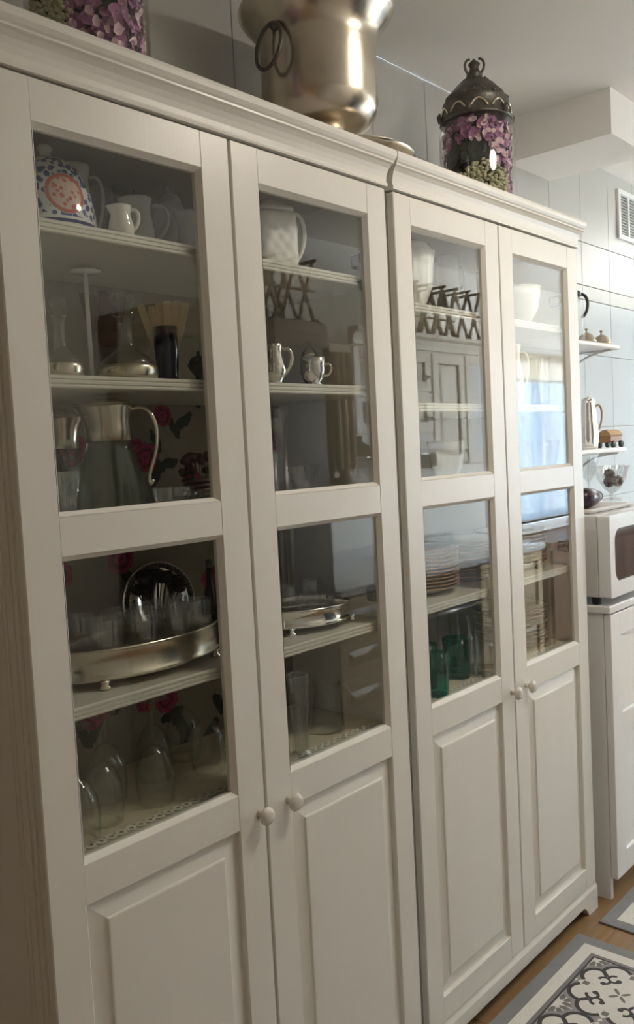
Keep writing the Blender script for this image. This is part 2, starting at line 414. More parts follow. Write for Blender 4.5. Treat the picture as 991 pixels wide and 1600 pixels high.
# ------------------------------------------------------------------ glass door cabinets
def knob_mesh():
    mb = MB()
    prof = [(0.0001, -.030), (.008, -.0295), (.0145, -.027), (.0175, -.022), (.0165, -.018), (.011, -.015), (.0075, -.012), (.0065, -.006), (.0085, 0.001)]
    mb.lathe([(r, z) for r, z in prof], 24)
    mb.v = [(x, z, y) for (x, y, z) in mb.v]; mb.f = [f[::-1] for f in mb.f]
    return mb
Z_OPEN = [(1.4060, 1.9906), (0.8635, 1.3440)]
def frame_prism(mb, x0, x1, z0, z1, sides=()):
    mb.cbox(x0, x1, 0.0, 0.020, z0, z1, .0022)
def make_door(parent, u0, u1, gx0, gx1, knob_x):
    mb = MB()
    ZB, ZT = 0.087, 2.056
    mb.cbox(u0, gx0, 0, .020, ZB, ZT, .002); mb.cbox(gx1, u1, 0, .020, ZB, ZT, .002)
    e = .0004
    for (z0, z1) in ((1.9906, ZT-.0003), (1.3440, 1.4060), (0.7960, 0.8635), (ZB+.0003, 0.150)):
        mb.cbox(gx0-.002, gx1+.002, .0004, .0196, z0, z1, .0016)
    # moulded inner edge of each opening, sloping back to the pane
    for (z0, z1) in Z_OPEN:
        b = .007
        V = [(gx0, .0006, z0), (gx1, .0006, z0), (gx1, .0006, z1), (gx0, .0006, z1), (gx0+b, .010, z0+b), (gx1-b, .010, z0+b), (gx1-b, .010, z1-b), (gx0+b, .010, z1-b),
             (gx0+b, .0185, z0+b), (gx1-b, .0185, z0+b), (gx1-b, .0185, z1-b), (gx0+b, .0185, z1-b), (gx0, .0185, z0), (gx1, .0185, z0), (gx1, .0185, z1), (gx0, .0185, z1)]
        F = []
        for r in range(3):
            for k in range(4): F.append((r*4+k, r*4+(k+1) % 4, (r+1)*4+(k+1) % 4, (r+1)*4+k))
        mb.add(V, F)
    d = mb.build('door', paint, parent)
    for (z0, z1) in Z_OPEN:
        MB().box(gx0+.004, gx1-.004, .0110, .0145, z0+.004, z1-.004).build('glass_pane', pane, d)
    # raised-and-fielded panel
    pz0, pz1 = .150, .796; q = MB()
    def loop(ix, iz0, iz1, y): return [(gx0+ix, y, pz0+iz0), (gx1-ix, y, pz0+iz0), (gx1-ix, y, pz1-iz1), (gx0+ix, y, pz1-iz1)]
    Ls = [loop(0, 0, 0, .0120), loop(.006, .006, .006, .0125), loop(.036, .036, .036, .0058), loop(.0375, .0375, .0375, .0022), loop(.040, .040, .040, .0014)]
    V = sum(Ls, []); F = []
    for r in range(len(Ls)-1):
        for k in range(4): F.append((r*4+k, r*4+(k+1) % 4, (r+1)*4+(k+1) % 4, (r+1)*4+k))
    n = len(V)-4; F.append((n, n+1, n+2, n+3))
    V += loop(0, 0, 0, .017); m = len(V)-4; F.append((m+3, m+2, m+1, m))
    for k in range(4): F.append((k, m+k, m+(k+1) % 4, (k+1) % 4))
    q.add(V, F); q.build('panel', paint, d)
    kb = knob_mesh().build('knob', M('knob_enamel', (0.70, 0.66, 0.60), 0.22, coat=0.3), d, (knob_x, 0, .812)); kb['label'] = 'round enamel knob'
    return d
def cabinet(X0, label, zA, zB, back_mat):
    t = thing('display_cabinet', (X0, 0, 0), label, 'cabinet', 'glass-door display cabinets')
    DL, DM0, DM1, DR = .016, .4765, .4815, .9455
    SI = .022                                           # carcass outer side
    SO = .9405
    # carcass
    def side(x0, x1, groove):
        mb = MB(); mb.box(x0, x1, .0225, .355, .040, 2.10)
        if groove is not None:
            s_ = groove
            for (y0, y1, pr) in ((.026, .034, .003), (.040, .046, .003), (.062, .068, .003), (.074, .340, .0015)):
                a, b_ = (x0-pr, x0+.001) if s_ < 0 else (x1-.001, x1+pr)
                mb.cbox(a, b_, y0, y1, .10, 2.055, .0012)
        return mb.build('side_panel', paint_side, t)
    side(.0175, .0375, -1); side(.925, .944, 1)
    MB().box(.0375, .925, .338, .350, .10, 2.06).build('back_panel', back_mat, t)
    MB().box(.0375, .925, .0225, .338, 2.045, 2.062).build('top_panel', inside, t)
    MB().box(.014, .946, .004, .355, 2.1005, 2.134).build('top_board', paint, t)
    # shelves with reeded front edge
    for zt, th, fy in ((zA, .021, .030), (zB, .021, .030), (1.375, .024, .026), (1.100, .021, .030), (.855, .030, .026)):
        h = th
        prof = [(fy+.002, zt), (fy, zt-.002), (fy, zt-h*.27), (fy+.0018, zt-h*.32), (fy+.0018, zt-h*.38), (fy, zt-h*.43), (fy, zt-h*.62), (fy+.0018, zt-h*.67), (fy+.0018, zt-h*.73), (fy, zt-h*.78), (fy, zt-h+.002), (fy+.002, zt-h), (.336, zt-h), (.336, zt)]
        MB().prism_x(prof, .0385, .924).build('shelf', M('shelf_paint', (0.66, 0.63, 0.56), 0.4), t)
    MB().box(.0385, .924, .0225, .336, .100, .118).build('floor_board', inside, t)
    # plinth with bracket feet
    pl = MB(); y0 = -.004
    out = [(.012, 0), (.075, 0), (.082, .010), (.090, .022), (.108, .036), (.852, .036), (.870, .022), (.878, .010), (.885, 0), (.948, 0), (.948, .066), (.012, .066)]
    n = len(out); V = [(x, y0, z) for x, z in out]+[(x, .018, z) for x, z in out]
    quadF = [(i, (i+1) % n, n+(i+1) % n, n+i) for i in range(n)]
    F = [tuple(range(n)), tuple(range(n, 2*n))[::-1]]+[q[::-1] for q in quadF]
    pl.add(V, F)
    pl.prism_x([(y0, .066), (y0, .070), (y0+.005, .079), (y0+.006, .0855), (.018, .0855), (.018, .066)][::-1], .012, .948)
    pl.box(.012, .030, .018, .35, 0, .0855); pl.box(.930, .948, .018, .35, 0, .0855)
    pl.build('plinth', paint, t)
    # cornice
    prof = [(.0, 2.0595), (-.0055, 2.0595), (-.0062, 2.0635), (-.0055, 2.0675), (-.003, 2.0685), (-.0035, 2.078), (-.006, 2.088), (-.0105, 2.097), (-.017, 2.104), (-.0215, 2.107), (-.0215, 2.1105), (-.0245, 2.1135), (-.0285, 2.120), (-.0295, 2.127), (-.0285, 2.1325), (-.025, 2.1355)]
    cr = MB(); V = []; F = []; m = len(prof)
    xa, xb = .0125, .9475
    for (y, z) in prof:
        o_ = -y*.36
        V += [(xa-o_, .354, z), (xa-o_, y, z), (xb+o_, y, z), (xb+o_, .354, z)]
    for i in range(m-1):
        for k in range(3): F.append((i*4+k, i*4+k+1, (i+1)*4+k+1, (i+1)*4+k))
    F.append(((m-1)*4, (m-1)*4+1, (m-1)*4+2, (m-1)*4+3)); F.append((3, 2, 1, 0))
    cr.add(V, F); cr.build('cornice', paint, t)
    g1 = .081; gw = .3278; g2 = g1+gw+.1423
    make_door(t, DL, DM0, g1, g1+gw, DM0-.016)
    make_door(t, DM1, DR, g2, g2+gw, DM1+.058)
    for z in (1.905, 1.155):
        MB().cbox(.905, .925, .030, .075, z-.016, z+.016, .004).cbox(.880, .910, .022, .034, z-.012, z+.012, .004).build('hinge', hinge_m, t)
        MB().cbox(.0375, .056, .030, .075, z-.016, z+.016, .004).cbox(.052, .080, .022, .034, z-.012, z+.012, .004).build('hinge', hinge_m, t)
    return t
CX1, CX2 = -.081, .879
cabinet(CX1, 'ivory display cabinet full of silver pitchers and wine glasses, with floral back lining', 1.863, 1.625, paper)
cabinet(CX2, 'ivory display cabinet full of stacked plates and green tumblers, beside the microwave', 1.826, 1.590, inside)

# ------------------------------------------------------------------ kitchen across the aisle (seen mirrored in the panes)
glaze = M('glazed_cream_paint', (0.80, 0.745, 0.645), 0.38, var=0.06, vscale=8)
patina = M('brown_patina', (0.16, 0.10, 0.06), 0.5)
worktop_m = M('grey_worktop', (0.50, 0.50, 0.50), 0.18, var=0.1, vscale=30)
steel = M('brushed_steel', (0.62, 0.62, 0.62), 0.25, 1.0)
slate = M('slate_steel', (0.055, 0.060, 0.072), 0.42, 0.2)
brown_tan = M('tan_cabinet_paint', (0.36, 0.27, 0.17), 0.4, var=0.08)
def raised_door(parent, x0, x1, z0, z1, yf, mat=glaze, name='door', pmat=None):
    # front looks to +y, front plane at yf
    mb = MB(); st = min(.055, (x1-x0)*.22); g = .0015
    mb.cbox(x0+g, x0+st, yf-.02, yf, z0+g, z1-g, .002); mb.cbox(x1-st, x1-g, yf-.02, yf, z0+g, z1-g, .002)
    mb.cbox(x0+st-.001, x1-st+.001, yf-.02, yf-.0003, z0+g, z0+st, .002); mb.cbox(x0+st-.001, x1-st+.001, yf-.02, yf-.0003, z1-st, z1-g, .002)
    d = mb.build(name, mat, parent)
    q = MB(); a0, a1, c0, c1 = x0+st, x1-st, z0+st, z1-st; L = []
    for i_, y in ((0, -.016), (.008, -.015), (.03, -.004), (.034, -.003)):
        i_ = min(i_, (a1-a0)*.35)
        L += [(a0+i_, yf+y, c0+i_), (a1-i_, yf+y, c0+i_), (a1-i_, yf+y, c1-i_), (a0+i_, yf+y, c1-i_)]
    F = [(r*4+(k+1) % 4, r*4+k, (r+1)*4+k, (r+1)*4+(k+1) % 4) for r in range(3) for k in range(4)]+[(15, 14, 13, 12)]
    q.add(L, F).build('panel', mat, d)
    rim = MB(); r_ = .004
    for (p0, p1, s0, s1) in ((a0, a1, c0, c0+r_), (a0, a1, c1-r_, c1), (a0, a0+r_, c0, c1), (a1-r_, a1, c0, c1)):
        rim.box(p0, p1, yf-.017, yf-.010, s0, s1)
    rim.build('glaze_line', patina, d)
    return d
UY = -1.47                                              # front of wall cabinets
def upper(x0, x1, z0, z1, label, doors, name='wall_cabinet', glazed=False, corn=True):
    t = thing(name, (0, 0, 0), label, 'cabinet', 'glazed cream wall cabinets')
    MB().box(x0, x1, OY+.002, UY-.021, z0, z1).build('body', glaze, t)
    if corn:
        pr = [(UY-.02, z1), (UY+.004, z1), (UY+.006, z1+.02), (UY+.02, z1+.05), (UY+.045, z1+.06), (UY+.045, z1+.078), (UY-.02, z1+.082)]
        MB().prism_x(pr[::-1], x0, x1).build('cornice', glaze, t)
    for (a, b_, c, d_) in doors:
        if glazed:
            mb = MB(); st = .05
            mb.cbox(a, a+st, UY-.02, UY, c, d_, .002); mb.cbox(b_-st, b_, UY-.02, UY, c, d_, .002)
            n = 3; hh = (d_-c-st)/n
            for k in range(n+1): mb.cbox(a+st-.001, b_-st+.001, UY-.02, UY-.0003, c+k*hh, c+k*hh+(st if k in (0, n) else .022), .002)
            dd = mb.build('door', glaze, t)
            for k in range(n): MB().box(a+st-.004, b_-st+.004, UY-.012, UY-.009, c+k*hh+.015, c+(k+1)*hh+.006).build('glass_pane', M('white_reflection_pane', (0.80, 0.82, 0.84), 0.25), dd)  # panes coloured pale to stand in for white reflections in the glass
        else:
            dd = raised_door(t, a, b_, c, d_, UY)
        MB().lathe([(.001, 0), (.006, .001), (.005, .012), (.012, .018), (.011, .026), (.001, .029)], 12, (b_-.03, UY+.014, c+.06)).build('knob', chrome, dd)
    return t
# turned pilaster beside the fridge
pt = thing('pilaster', (2.49, UY+.03, 0), 'fluted brown-glazed pilaster standing between the dark fridge and the wall cabinets', 'pilaster')
MB().cbox(-.085, .085, -.30, -.03, 1.36, 1.995, .004).build('body', brown_tan, pt)
for k in (-1, 0, 1):
    MB().tube([(k*.05, -.024, 1.40), (k*.05, -.024, 1.95)], .019, 10).build('flute', M('pilaster_glaze', (0.50, 0.38, 0.26) if k else (0.16, 0.09, 0.05), 0.4), pt)
MB().lathe([(.03, 1.30), (.06, 1.315), (.068, 1.345), (.055, 1.375), (.07, 1.40)], 16, (0, -.06, 0)).build('turned_foot', brown_tan, pt)
upper(2.58, 3.255, 1.555, 2.00, 'wide cream wall cabinet with four small square doors above the cooker hood', [(x, x+.330, z, z+.212) for x in (2.585, 2.92) for z in (1.563, 1.780)])
upper(3.26, 3.590, 1.37, 2.00, 'tall narrow cream wall cabinet beside the cooker hood', [(3.265, 3.585, 1.38, 1.99)])
upper(3.595, 3.93, 1.37, 2.00, 'cream wall cabinet with three glass panes in its door, coloured with white reflections', [(3.60, 3.925, 1.38, 1.99)], glazed=True)
hd = thing('cooker_hood', (0, 0, 0), 'white curved cooker hood under the wide wall cabinet', 'cooker hood')
MB().prism_x([(OY+.003, 1.455), (UY+.06, 1.455), (UY+.075, 1.475), (UY+.06, 1.50), (UY+.01, 1.52), (UY+.0, 1.553), (OY+.003, 1.553)][::-1], 2.62, 3.24).build('body', white_enamel, hd)
MB().box(2.66, 3.20, OY+.05, UY, 1.447, 1.455).build('filter', steel, hd)
BY = -1.22                                              # front of base cabinets
def drawers(x0, x1, zs, label):
    t = thing('base_cabinet', (0, 0, 0), label, 'cabinet', 'tan base cabinets')
    MB().box(x0, x1, OY+.002, BY-.021, .10, .855).box(x0, x1, OY+.05, BY-.07, 0, .10).build('body', brown_tan, t)
    for (z0, z1) in zs:
        d = raised_door(t, x0, x1, z0, z1, BY, brown_tan, 'drawer')
        MB().lathe([(.001, 0), (.006, .001), (.005, .012), (.014, .018), (.013, .026), (.001, .029)], 12, ((x0+x1)/2, BY+.014, (z0+z1)/2)).build('knob', chrome, d)
    return t
drawers(2.09, 2.63, [(.11, .30), (.30, .49), (.49, .67), (.67, .85)], 'tan base cabinet with four drawers beside the dark fridge')
drawers(3.26, 3.95, [(.11, .48), (.48, .85)], 'tan base cabinet with two deep drawers beside the oven')
wt = thing('worktop', (0, 0, 0), 'grey stone worktop running over the tan base cabinets', 'worktop')
MB().cbox(2.085, 3.96, OY+.002, BY+.02, .856, .892, .004).build('slab', worktop_m, wt)
MB().box(2.085, 3.96, OY+.002, OY+.014, .892, .95).build('upstand', worktop_m, wt)
ov = thing('oven', (0, 0, 0), 'black built-in oven with a steel bar handle', 'oven')
MB().box(2.64, 3.25, OY+.01, BY-.021, .10, .855).build('body', black, ov)
MB().cbox(2.645, 3.245, BY-.02, BY, .20, .70, .003).build('door', M('oven_glass', (0.02, 0.025, 0.03), 0.06), ov)
MB().cbox(2.645, 3.245, BY-.02, BY, .71, .85, .003).build('control_panel', M('oven_panel', (0.06, 0.06, 0.065), 0.2), ov)
MB().tube([(2.69, BY+.035, .665), (3.20, BY+.035, .665)], .010, 10).tube([(2.72, BY, .665), (2.72, BY+.035, .665)], .006).tube([(3.17, BY, .665), (3.17, BY+.035, .665)], .006).build('handle', steel, ov)
fr_ = thing('fridge', (0, 0, 0), 'tall slate grey two-door fridge', 'fridge')
MB().cbox(1.42, 2.08, OY+.03, -1.27, .02, 1.93, .004).build('body', slate, fr_)
for (a, b_) in ((1.42, 1.748), (1.752, 2.08)):
    d = MB().cbox(a, b_, -1.268, -1.22, .04, 1.925, .006).build('door', slate, fr_)
    hx = 1.72 if a < 1.5 else 1.78
    MB().tube([(hx, -1.185, .7), (hx, -1.185, 1.5)], .009, 8).build('handle', steel, d)
tb = thing('top_box', (0, 0, 0), 'brown wooden box cabinet over the slate fridge', 'cabinet')
MB().cbox(1.40, 2.40, OY+.01, UY, 1.96, 2.083, .004).build('body', M('brown_stained_wood', (0.16, 0.105, 0.065), 0.5, var=0.15), tb)
raised_door(tb, 1.42, 2.38, 1.965, 2.078, UY+.021, MATS['brown_stained_wood'])
# folding lattice racks on the wall cabinets
lat = M('rack_wood', (0.13, 0.085, 0.05), 0.6, var=0.2)
def rack(x0, x1, z0, n, label):
    t = thing('wine_rack', (0, 0, 0), label, 'rack', 'lattice racks on the wall cabinets')
    for yb in (UY-.05, UY-.22):
        w = (x1-x0)/n
        for k in range(n):
            for s_ in (0, 1):
                a = (x0+k*w, x0+(k+1)*w); za, zb = (z0+.01, z0+.29) if s_ == 0 else (z0+.29, z0+.01)
                MB().tube([(a[0], yb-.008*s_, za), (a[1], yb-.008*s_, zb)], .011, 4).build('slat', lat, t)
        MB().tube([(x0, yb-.004, z0+.15), (x1, yb-.004, z0+.15)], .007, 6).build('rail', lat, t)
    for k in range(n+1):
        x = x0+k*(x1-x0)/n
        for z in (z0+.012, z0+.288): MB().tube([(x, UY-.24, z), (x, UY-.03, z)], .008, 6).build('dowel', lat, t)
    return t
rack(1.80, 2.38, 2.0835, 5, 'folding lattice wine rack standing over the slate fridge')
rack(2.95, 3.86, 2.0825, 7, 'long folding lattice wine rack standing over the glass pane cabinet')
# sheer blind on the end window and things on its sill
def sheer(name, tint):
    m = bpy.data.materials.new(name); m.use_nodes = True; nt = m.node_tree; nt.nodes.clear()
    o = nt.nodes.new('ShaderNodeOutputMaterial'); tr = nt.nodes.new('ShaderNodeBsdfTransparent'); tl = nt.nodes.new('ShaderNodeBsdfTranslucent'); df = nt.nodes.new('ShaderNodeBsdfDiffuse')
    tr.inputs[0].default_value = (.8, .8, .8, 1); tl.inputs[0].default_value = (*tint, 1); df.inputs[0].default_value = (.24, .26, .28, 1)
    m1 = nt.nodes.new('ShaderNodeMixShader'); m1.inputs[0].default_value = .35; nt.links.new(tl.outputs[0], m1.inputs[1]); nt.links.new(df.outputs[0], m1.inputs[2])
    m2 = nt.nodes.new('ShaderNodeMixShader'); m2.inputs[0].default_value = .97; nt.links.new(tr.outputs[0], m2.inputs[1]); nt.links.new(m1.outputs[0], m2.inputs[2])
    nt.links.new(m2.outputs[0], o.inputs[0]); return m
bl = thing('roller_blind', (0, 0, 0), 'cream sheer roller blind over the top of the window', 'blind')
MB().add([(W2[0]+.02, OY+.050, 1.93), (W2[1]-.02, OY+.050, 1.93), (W2[1]-.02, OY+.050, 2.12), (W2[0]+.02, OY+.050, 2.12)], [(0, 1, 2, 3)]).build('fabric', sheer('cream_sheer', (.20, .175, .135)), bl)
MB().tube([(W2[0], OY+.060, 2.13), (W2[1], OY+.060, 2.13)], .02, 12).build('roller', white_enamel, bl)
MB().tube([(W2[0]+.02, OY+.050, 1.925), (W2[1]-.02, OY+.050, 1.925)], .007, 8).build('bottom_bar', white_enamel, bl)
ct = thing('cafe_curtain', (0, 0, 0), 'pale blue sheer cafe curtain hanging under the cream blind', 'curtain')
mb = MB(); n = 60; V = []; F = []
for k in range(n+1):
    x = W2[0]+.02+(W2[1]-W2[0]-.04)*k/n; y = OY+.022+.008*math.sin(k*.9)
    V += [(x, y, .93), (x, y, 1.915)]
F = [(2*k, 2*k+2, 2*k+3, 2*k+1) for k in range(n)]
mb.add(V, F, True).build('fabric', sheer('blue_sheer', (.115, .145, .18)), ct)
MB().tube([(W2[0], OY+.038, 1.915), (W2[1], OY+.038, 1.915)], .006, 8).build('rod', white_enamel, ct)

sb = thing('sideboard', (0, 0, 0), 'dark wooden sideboard standing under the curtained window', 'sideboard')
MB().cbox(4.45, 6.20, OY+.03, -1.43, .06, .80, .004).build('body', dark_wood, sb)
MB().cbox(4.43, 6.22, OY+.03, -1.40, .80, .83, .004).build('top', dark_wood, sb)
for k in range(4):
    raised_door(sb, 4.47+k*.43, 4.88+k*.43, .09, .78, -1.408, dark_wood)
for x in (4.50, 6.15):
    for y in (OY+.08, -1.48): MB().cbox(x-.025, x+.025, y-.025, y+.025, 0, .06, .003).build('leg', dark_wood, sb)

# ================================================================== things in and on the cabinets
def loc_on(u, v, y, z):                                # pixel column at depth y, standing at height z
    p = at(u, v, 1, y); return (float(p[0]), y, z)
def px(n, p): return n*mpp(p)
def topz(u, v, y): return float(at(u, v, 1, y)[2])
def wall2(prof, t=.003):                               # outer profile -> closed double wall (open at top)
    inner = [(max(r-t, .0004), z) for r, z in prof if r > t*1.6]
    zb = prof[0][1]+t*1.5
    inner = [(r, max(z, zb)) for r, z in inner]
    return [(.0003, prof[0][1])]+prof+inner[::-1]+[(.0003, zb)]
def lath(name, prof, mat, parent=None, n=28, loc=None, **k): return MB().lathe(prof, n, **k).build(name, mat, parent, loc)
def handle(pts, r, name, mat, parent, flat=1.0, n=8): return MB().tube(bez(pts), r, n, flat).build(name, mat, parent)
ROT = math.radians(-42)                                # handles turned along the camera's right hand side

def jug(name, loc, R, H, label, cat='jug', mat=None, rot=ROT, hs=1.0, spout=True, group=None, belly=None, lid=False):
    mat = mat or porcelain
    t = thing(name, loc, label, cat, group, rot)
    b_ = belly or [(.70, 0), (.86, .03), (.98, .18), (1.0, .38), (.90, .58), (.78, .72), (.76, .84), (.84, .97), (.88, 1.0)]
    prof = [(r*R, z*H) for r, z in b_]
    def rf(a, z):
        q = max(0.0, (z/H-.7)/.3)
        return 1+ (.28*q*q*max(0, math.cos(a-PI))**6 if spout else 0)
    MB().lathe(wall2(prof, .004), 32, rfun=rf).build('body', mat, t)
    MB().tube(bez([(R*.80, 0, H*.86), (R*1.5*hs, 0, H*.98), (R*1.75*hs, 0, H*.55), (R*.93, 0, H*.26)]), max(.0035, R*.10), 8).build('handle', mat, t)
    if lid:
        MB().lathe([(R*.86, H), (R*.80, H*1.04), (R*.5, H*1.11), (R*.16, H*1.15), (R*.12, H*1.18), (R*.2, H*1.22), (R*.14, H*1.26), (.0003, H*1.27)], 28).build('lid', mat, t)
    return t
# ---------------- top shelf, floral cabinet
zA = 1.8635
p = loc_on(76, 330, .135, zA); R = px(74, p); H = topz(76, 247, .135)-zA
def dome_mat():
    m, nt, b = newmat('painted_faience'); b.inputs['Roughness'].default_value = 0.12; b.inputs['Coat Weight'].default_value = .4
    vec, x, y, z = coords(nt)
    nz = N(nt, noise(nt, vec, 70, 2)); vor = nt.nodes.new('ShaderNodeTexVoronoi'); vor.inputs['Scale'].default_value = 105; nt.links.new(vec, vor.inputs['Vector'])
    vd = N(nt, vor.outputs['Distance'])
    a0 = math.radians(-99); MZ = topz(104, 300, .06)-zA; MR = .030                              # medallion faces the aisle
    # tangent coordinate across the medallion
    tx = x*(-math.sin(a0))+y*math.cos(a0); fr = x*math.cos(a0)+y*math.sin(a0)
    md = dist(tx, z, 0.0, MZ, 1.0, 1.0)
    front = fr.gt(0.0)
    ringm = (md-MR).abs()
    white_ = (0.74, 0.75, 0.74)
    navy = (vd.lt(.50))*(md.gt(MR*1.12))*(md.lt(MR*2.1))*(z.gt(H*.14))*(z.lt(H*.90))
    c = mixc(nt, navy, white_, mixc(nt, nz, (0.02, 0.035, 0.16), (0.12, 0.17, 0.36)))
    inn = md.lt(MR)*front
    c = mixc(nt, inn, c, (0.66, 0.48, 0.42))
    c = mixc(nt, inn*(vd.lt(.36)), c, mixc(nt, nz, (0.40, 0.06, 0.04), (0.60, 0.22, 0.10)))
    c = mixc(nt, ringm.lt(.003)*front, c, (0.52, 0.14, 0.10))
    c = mixc(nt, ((z-H*.085).abs()).lt(.0028), c, (0.02, 0.03, 0.15))
    nt.links.new(c, b.inputs['Base Color']); return m
t = thing('ceramic_dome', p, 'white ceramic dome dish cover painted with navy leaves and a red medallion', 'dish cover')
MB().lathe([(R*1.03, 0), (R*1.03, H*.03), (R*.99, H*.06), (R*.97, H*.25), (R*.90, H*.50), (R*.78, H*.72), (R*.58, H*.88), (R*.34, H*.96), (.0003, H*.985)], 48).build('cover', dome_mat(), t)
lath('knob', [(R*.12, H*.97), (R*.10, H*1.03), (R*.17, H*1.09), (R*.14, H*1.14), (.0003, H*1.16)], porcelain, t)
p = loc_on(118, 330, .235, zA); jug('pitcher', p, px(30, p), 2.030-zA, 'tall grey-white pitcher behind the painted dish cover', 'pitcher', porcelain_g)
p = loc_on(190, 362, .075, zA); jug('creamer', p, px(19, p), topz(190, 323, .075)-zA, 'small glossy white cream jug in front of the other jugs', 'jug', porcelain, belly=[(.78, 0), (.96, .08), (1.08, .3), (1.0, .5), (.82, .72), (.90, .95), (.95, 1.0)])
p = loc_on(217, 370, .165, zA); jug('milk_jug', p, px(27, p), topz(217, 312, .165)-zA, 'grey-white milk jug with a broad loop handle', 'jug', porcelain_g, hs=1.25)
p = loc_on(300, 380, .13, zA); jug('small_jug', p, px(20, p), topz(300, 333, .13)-zA, 'straight grey-white jug beside the teapot', 'jug', porcelain_g, belly=[(.9, 0), (1, .05), (1, .8), (1.05, 1.0)])
def teapot(loc, R, H, label, mat, rot=ROT):
    t = thing('teapot', loc, label, 'teapot', None, rot)
    MB().lathe([(.0003, 0), (R*.6, 0), (R*.62, H*.04), (R*.9, H*.2), (R, H*.42), (R*.92, H*.62), (R*.6, H*.76), (R*.55, H*.78)], 32).build('body', mat, t)
    lath('lid', [(R*.58, H*.77), (R*.5, H*.84), (R*.2, H*.90), (R*.1, H*.92), (R*.16, H*.96), (R*.1, H), (.0003, H)], mat, t)
    MB().tube(bez([(-R*.85, 0, H*.25), (-R*1.35, 0, H*.3), (-R*1.3, 0, H*.6), (-R*1.65, 0, H*.75)]), [R*.2-i*.0075*R for i in range(15)], 10).build('spout', mat, t)
    handle([(R*.75, 0, H*.66), (R*1.5, 0, H*.85), (R*1.6, 0, H*.3), (R*.9, 0, H*.25)], R*.08, 'handle', mat, t)
    return t
p = loc_on(268, 370, .225, zA); teapot(p, px(33, p), topz(268, 290, .225)-zA, 'grey-white teapot with a domed lid behind the jugs', porcelain_g)
for (u, v, w, lb) in ((178, 292, 14, 'small dark brown pot with a pale knob behind the cream jug'), (212, 296, 11, 'small dark brown pot behind the milk jug')):
    p = loc_on(u, v+40, .295, zA); R = px(w, p); H = topz(u, v, .295)-zA
    t = thing('brown_pot', p, lb, 'pot', 'brown pots on the top shelf')
    lath('body', wall2([(R*.6, 0), (R, H*.3), (R*.9, H*.6), (R*.5, H*.74), (R*.6, H*.78)], .003), dark_wood, t); lath('lid', [(R*.58, H*.78), (R*.3, H*.9), (R*.12, H*.92), (R*.14, H), (.0003, H)], dark_wood, t)
# square embossed teapot behind the second door
p = loc_on(428, 410, .115, zA); R = px(35, p); H = topz(428, 313, .115)-zA
def sqf(a, z): return 1/((abs(math.cos(a))**5+abs(math.sin(a))**5)**.2)
def sq_emb(a, z): return sqf(a, z)*(1+.030*math.sin(11*a+30*z)*math.sin(170*z))
t = thing('square_teapot', p, 'glossy white square teapot with embossed panels and stepped lid', 'teapot', None, math.radians(-20))
mb = MB(); zz = [(0.9, 0), (.98, .02)]+[(1.0, .05+.70*i/22) for i in range(23)]+[(.97, .77), (.86, .80)]
mb.lathe([(r*R*.94, z*H) for r, z in zz], 64, rfun=sq_emb).build('body', porcelain, t)
MB().lathe([(R*.86, H*.80), (R*.84, H*.86), (R*.66, H*.88), (R*.62, H*.93), (R*.3, H*.95), (R*.14, H*.96), (R*.12, H), (.0003, H*1.01)], 40, rfun=sqf).build('lid', porcelain, t)
MB().tube(bez([(R*.7, -R*.1, H*.78), (R*1.7, -R*.3, H*.98), (R*1.75, -R*.3, H*.3), (R*.9, -R*.1, H*.12)]), R*.09, 8, 1.6).build('handle', porcelain, t)
MB().tube(bez([(-R*.8, 0, H*.25), (-R*1.3, 0, H*.3), (-R*1.2, 0, H*.6), (-R*1.6, 0, H*.78)]), [R*.2-i*.0075*R for i in range(15)], 10).build('spout', porcelain, t)

# ---------------- second shelf, floral cabinet
zB = 1.6255
def cruet(loc, R, H, label, rot, group):
    t = thing('cruet_decanter', loc, label, 'decanter', group, rot)
    lath('silver_base', [(.0003, 0), (R*.92, 0), (R, H*.03), (R*1.02, H*.12), (R*.98, H*.16), (R*.90, H*.17)], silver_dull, t, 36)
    g = [(R*.90, H*.165), (R*.88, H*.20), (R*.62, H*.28), (R*.36, H*.34), (R*.28, H*.42), (R*.26, H*.62), (R*.30, H*.70), (R*.44, H*.745)]
    lath('glass_body', wall2(g, .0025), clear, t, 32)
    lath('stopper', [(.0003, H*.70), (R*.20, H*.71), (R*.17, H*.78), (R*.30, H*.84), (R*.44, H*.90), (R*.36, H*.97), (.0003, H)], clear, t, 24)
    handle([(R*.30, 0, H*.66), (R*1.0, 0, H*.80), (R*1.15, 0, H*.48), (R*.62, 0, H*.26)], R*.085, 'handle', clear, t)
    return t
p = loc_on(97, 583, .075, zB); cruet(p, px(34, p), topz(97, 462, .075)-zB, 'glass cruet decanter in a tarnished silver foot, next to the white rod stand', math.radians(120), 'cruet decanters')
p = loc_on(200, 587, .085, zB); cruet(p, px(47, p), topz(200, 457, .085)-zB, 'glass cruet decanter with loop handle in a silver foot, beside the navy tumbler', ROT, 'cruet decanters')
p = loc_on(143, 570, .19, zB); H = topz(133, 424, .19)-zB
t = thing('rod_stand', p, 'thin white metal rod stand with a flat top plate', 'stand')
lath('base', [(.0003, 0), (.024, 0), (.025, .003), (.02, .006), (.005, .008)], white_enamel, t)
MB().tube([(0, 0, .006), (0, 0, H-.003)], .0042, 10).build('rod', white_enamel, t)
lath('top_plate', [(.0003, H-.004), (.027, H-.003), (.028, H), (.0003, H)], white_enamel, t)
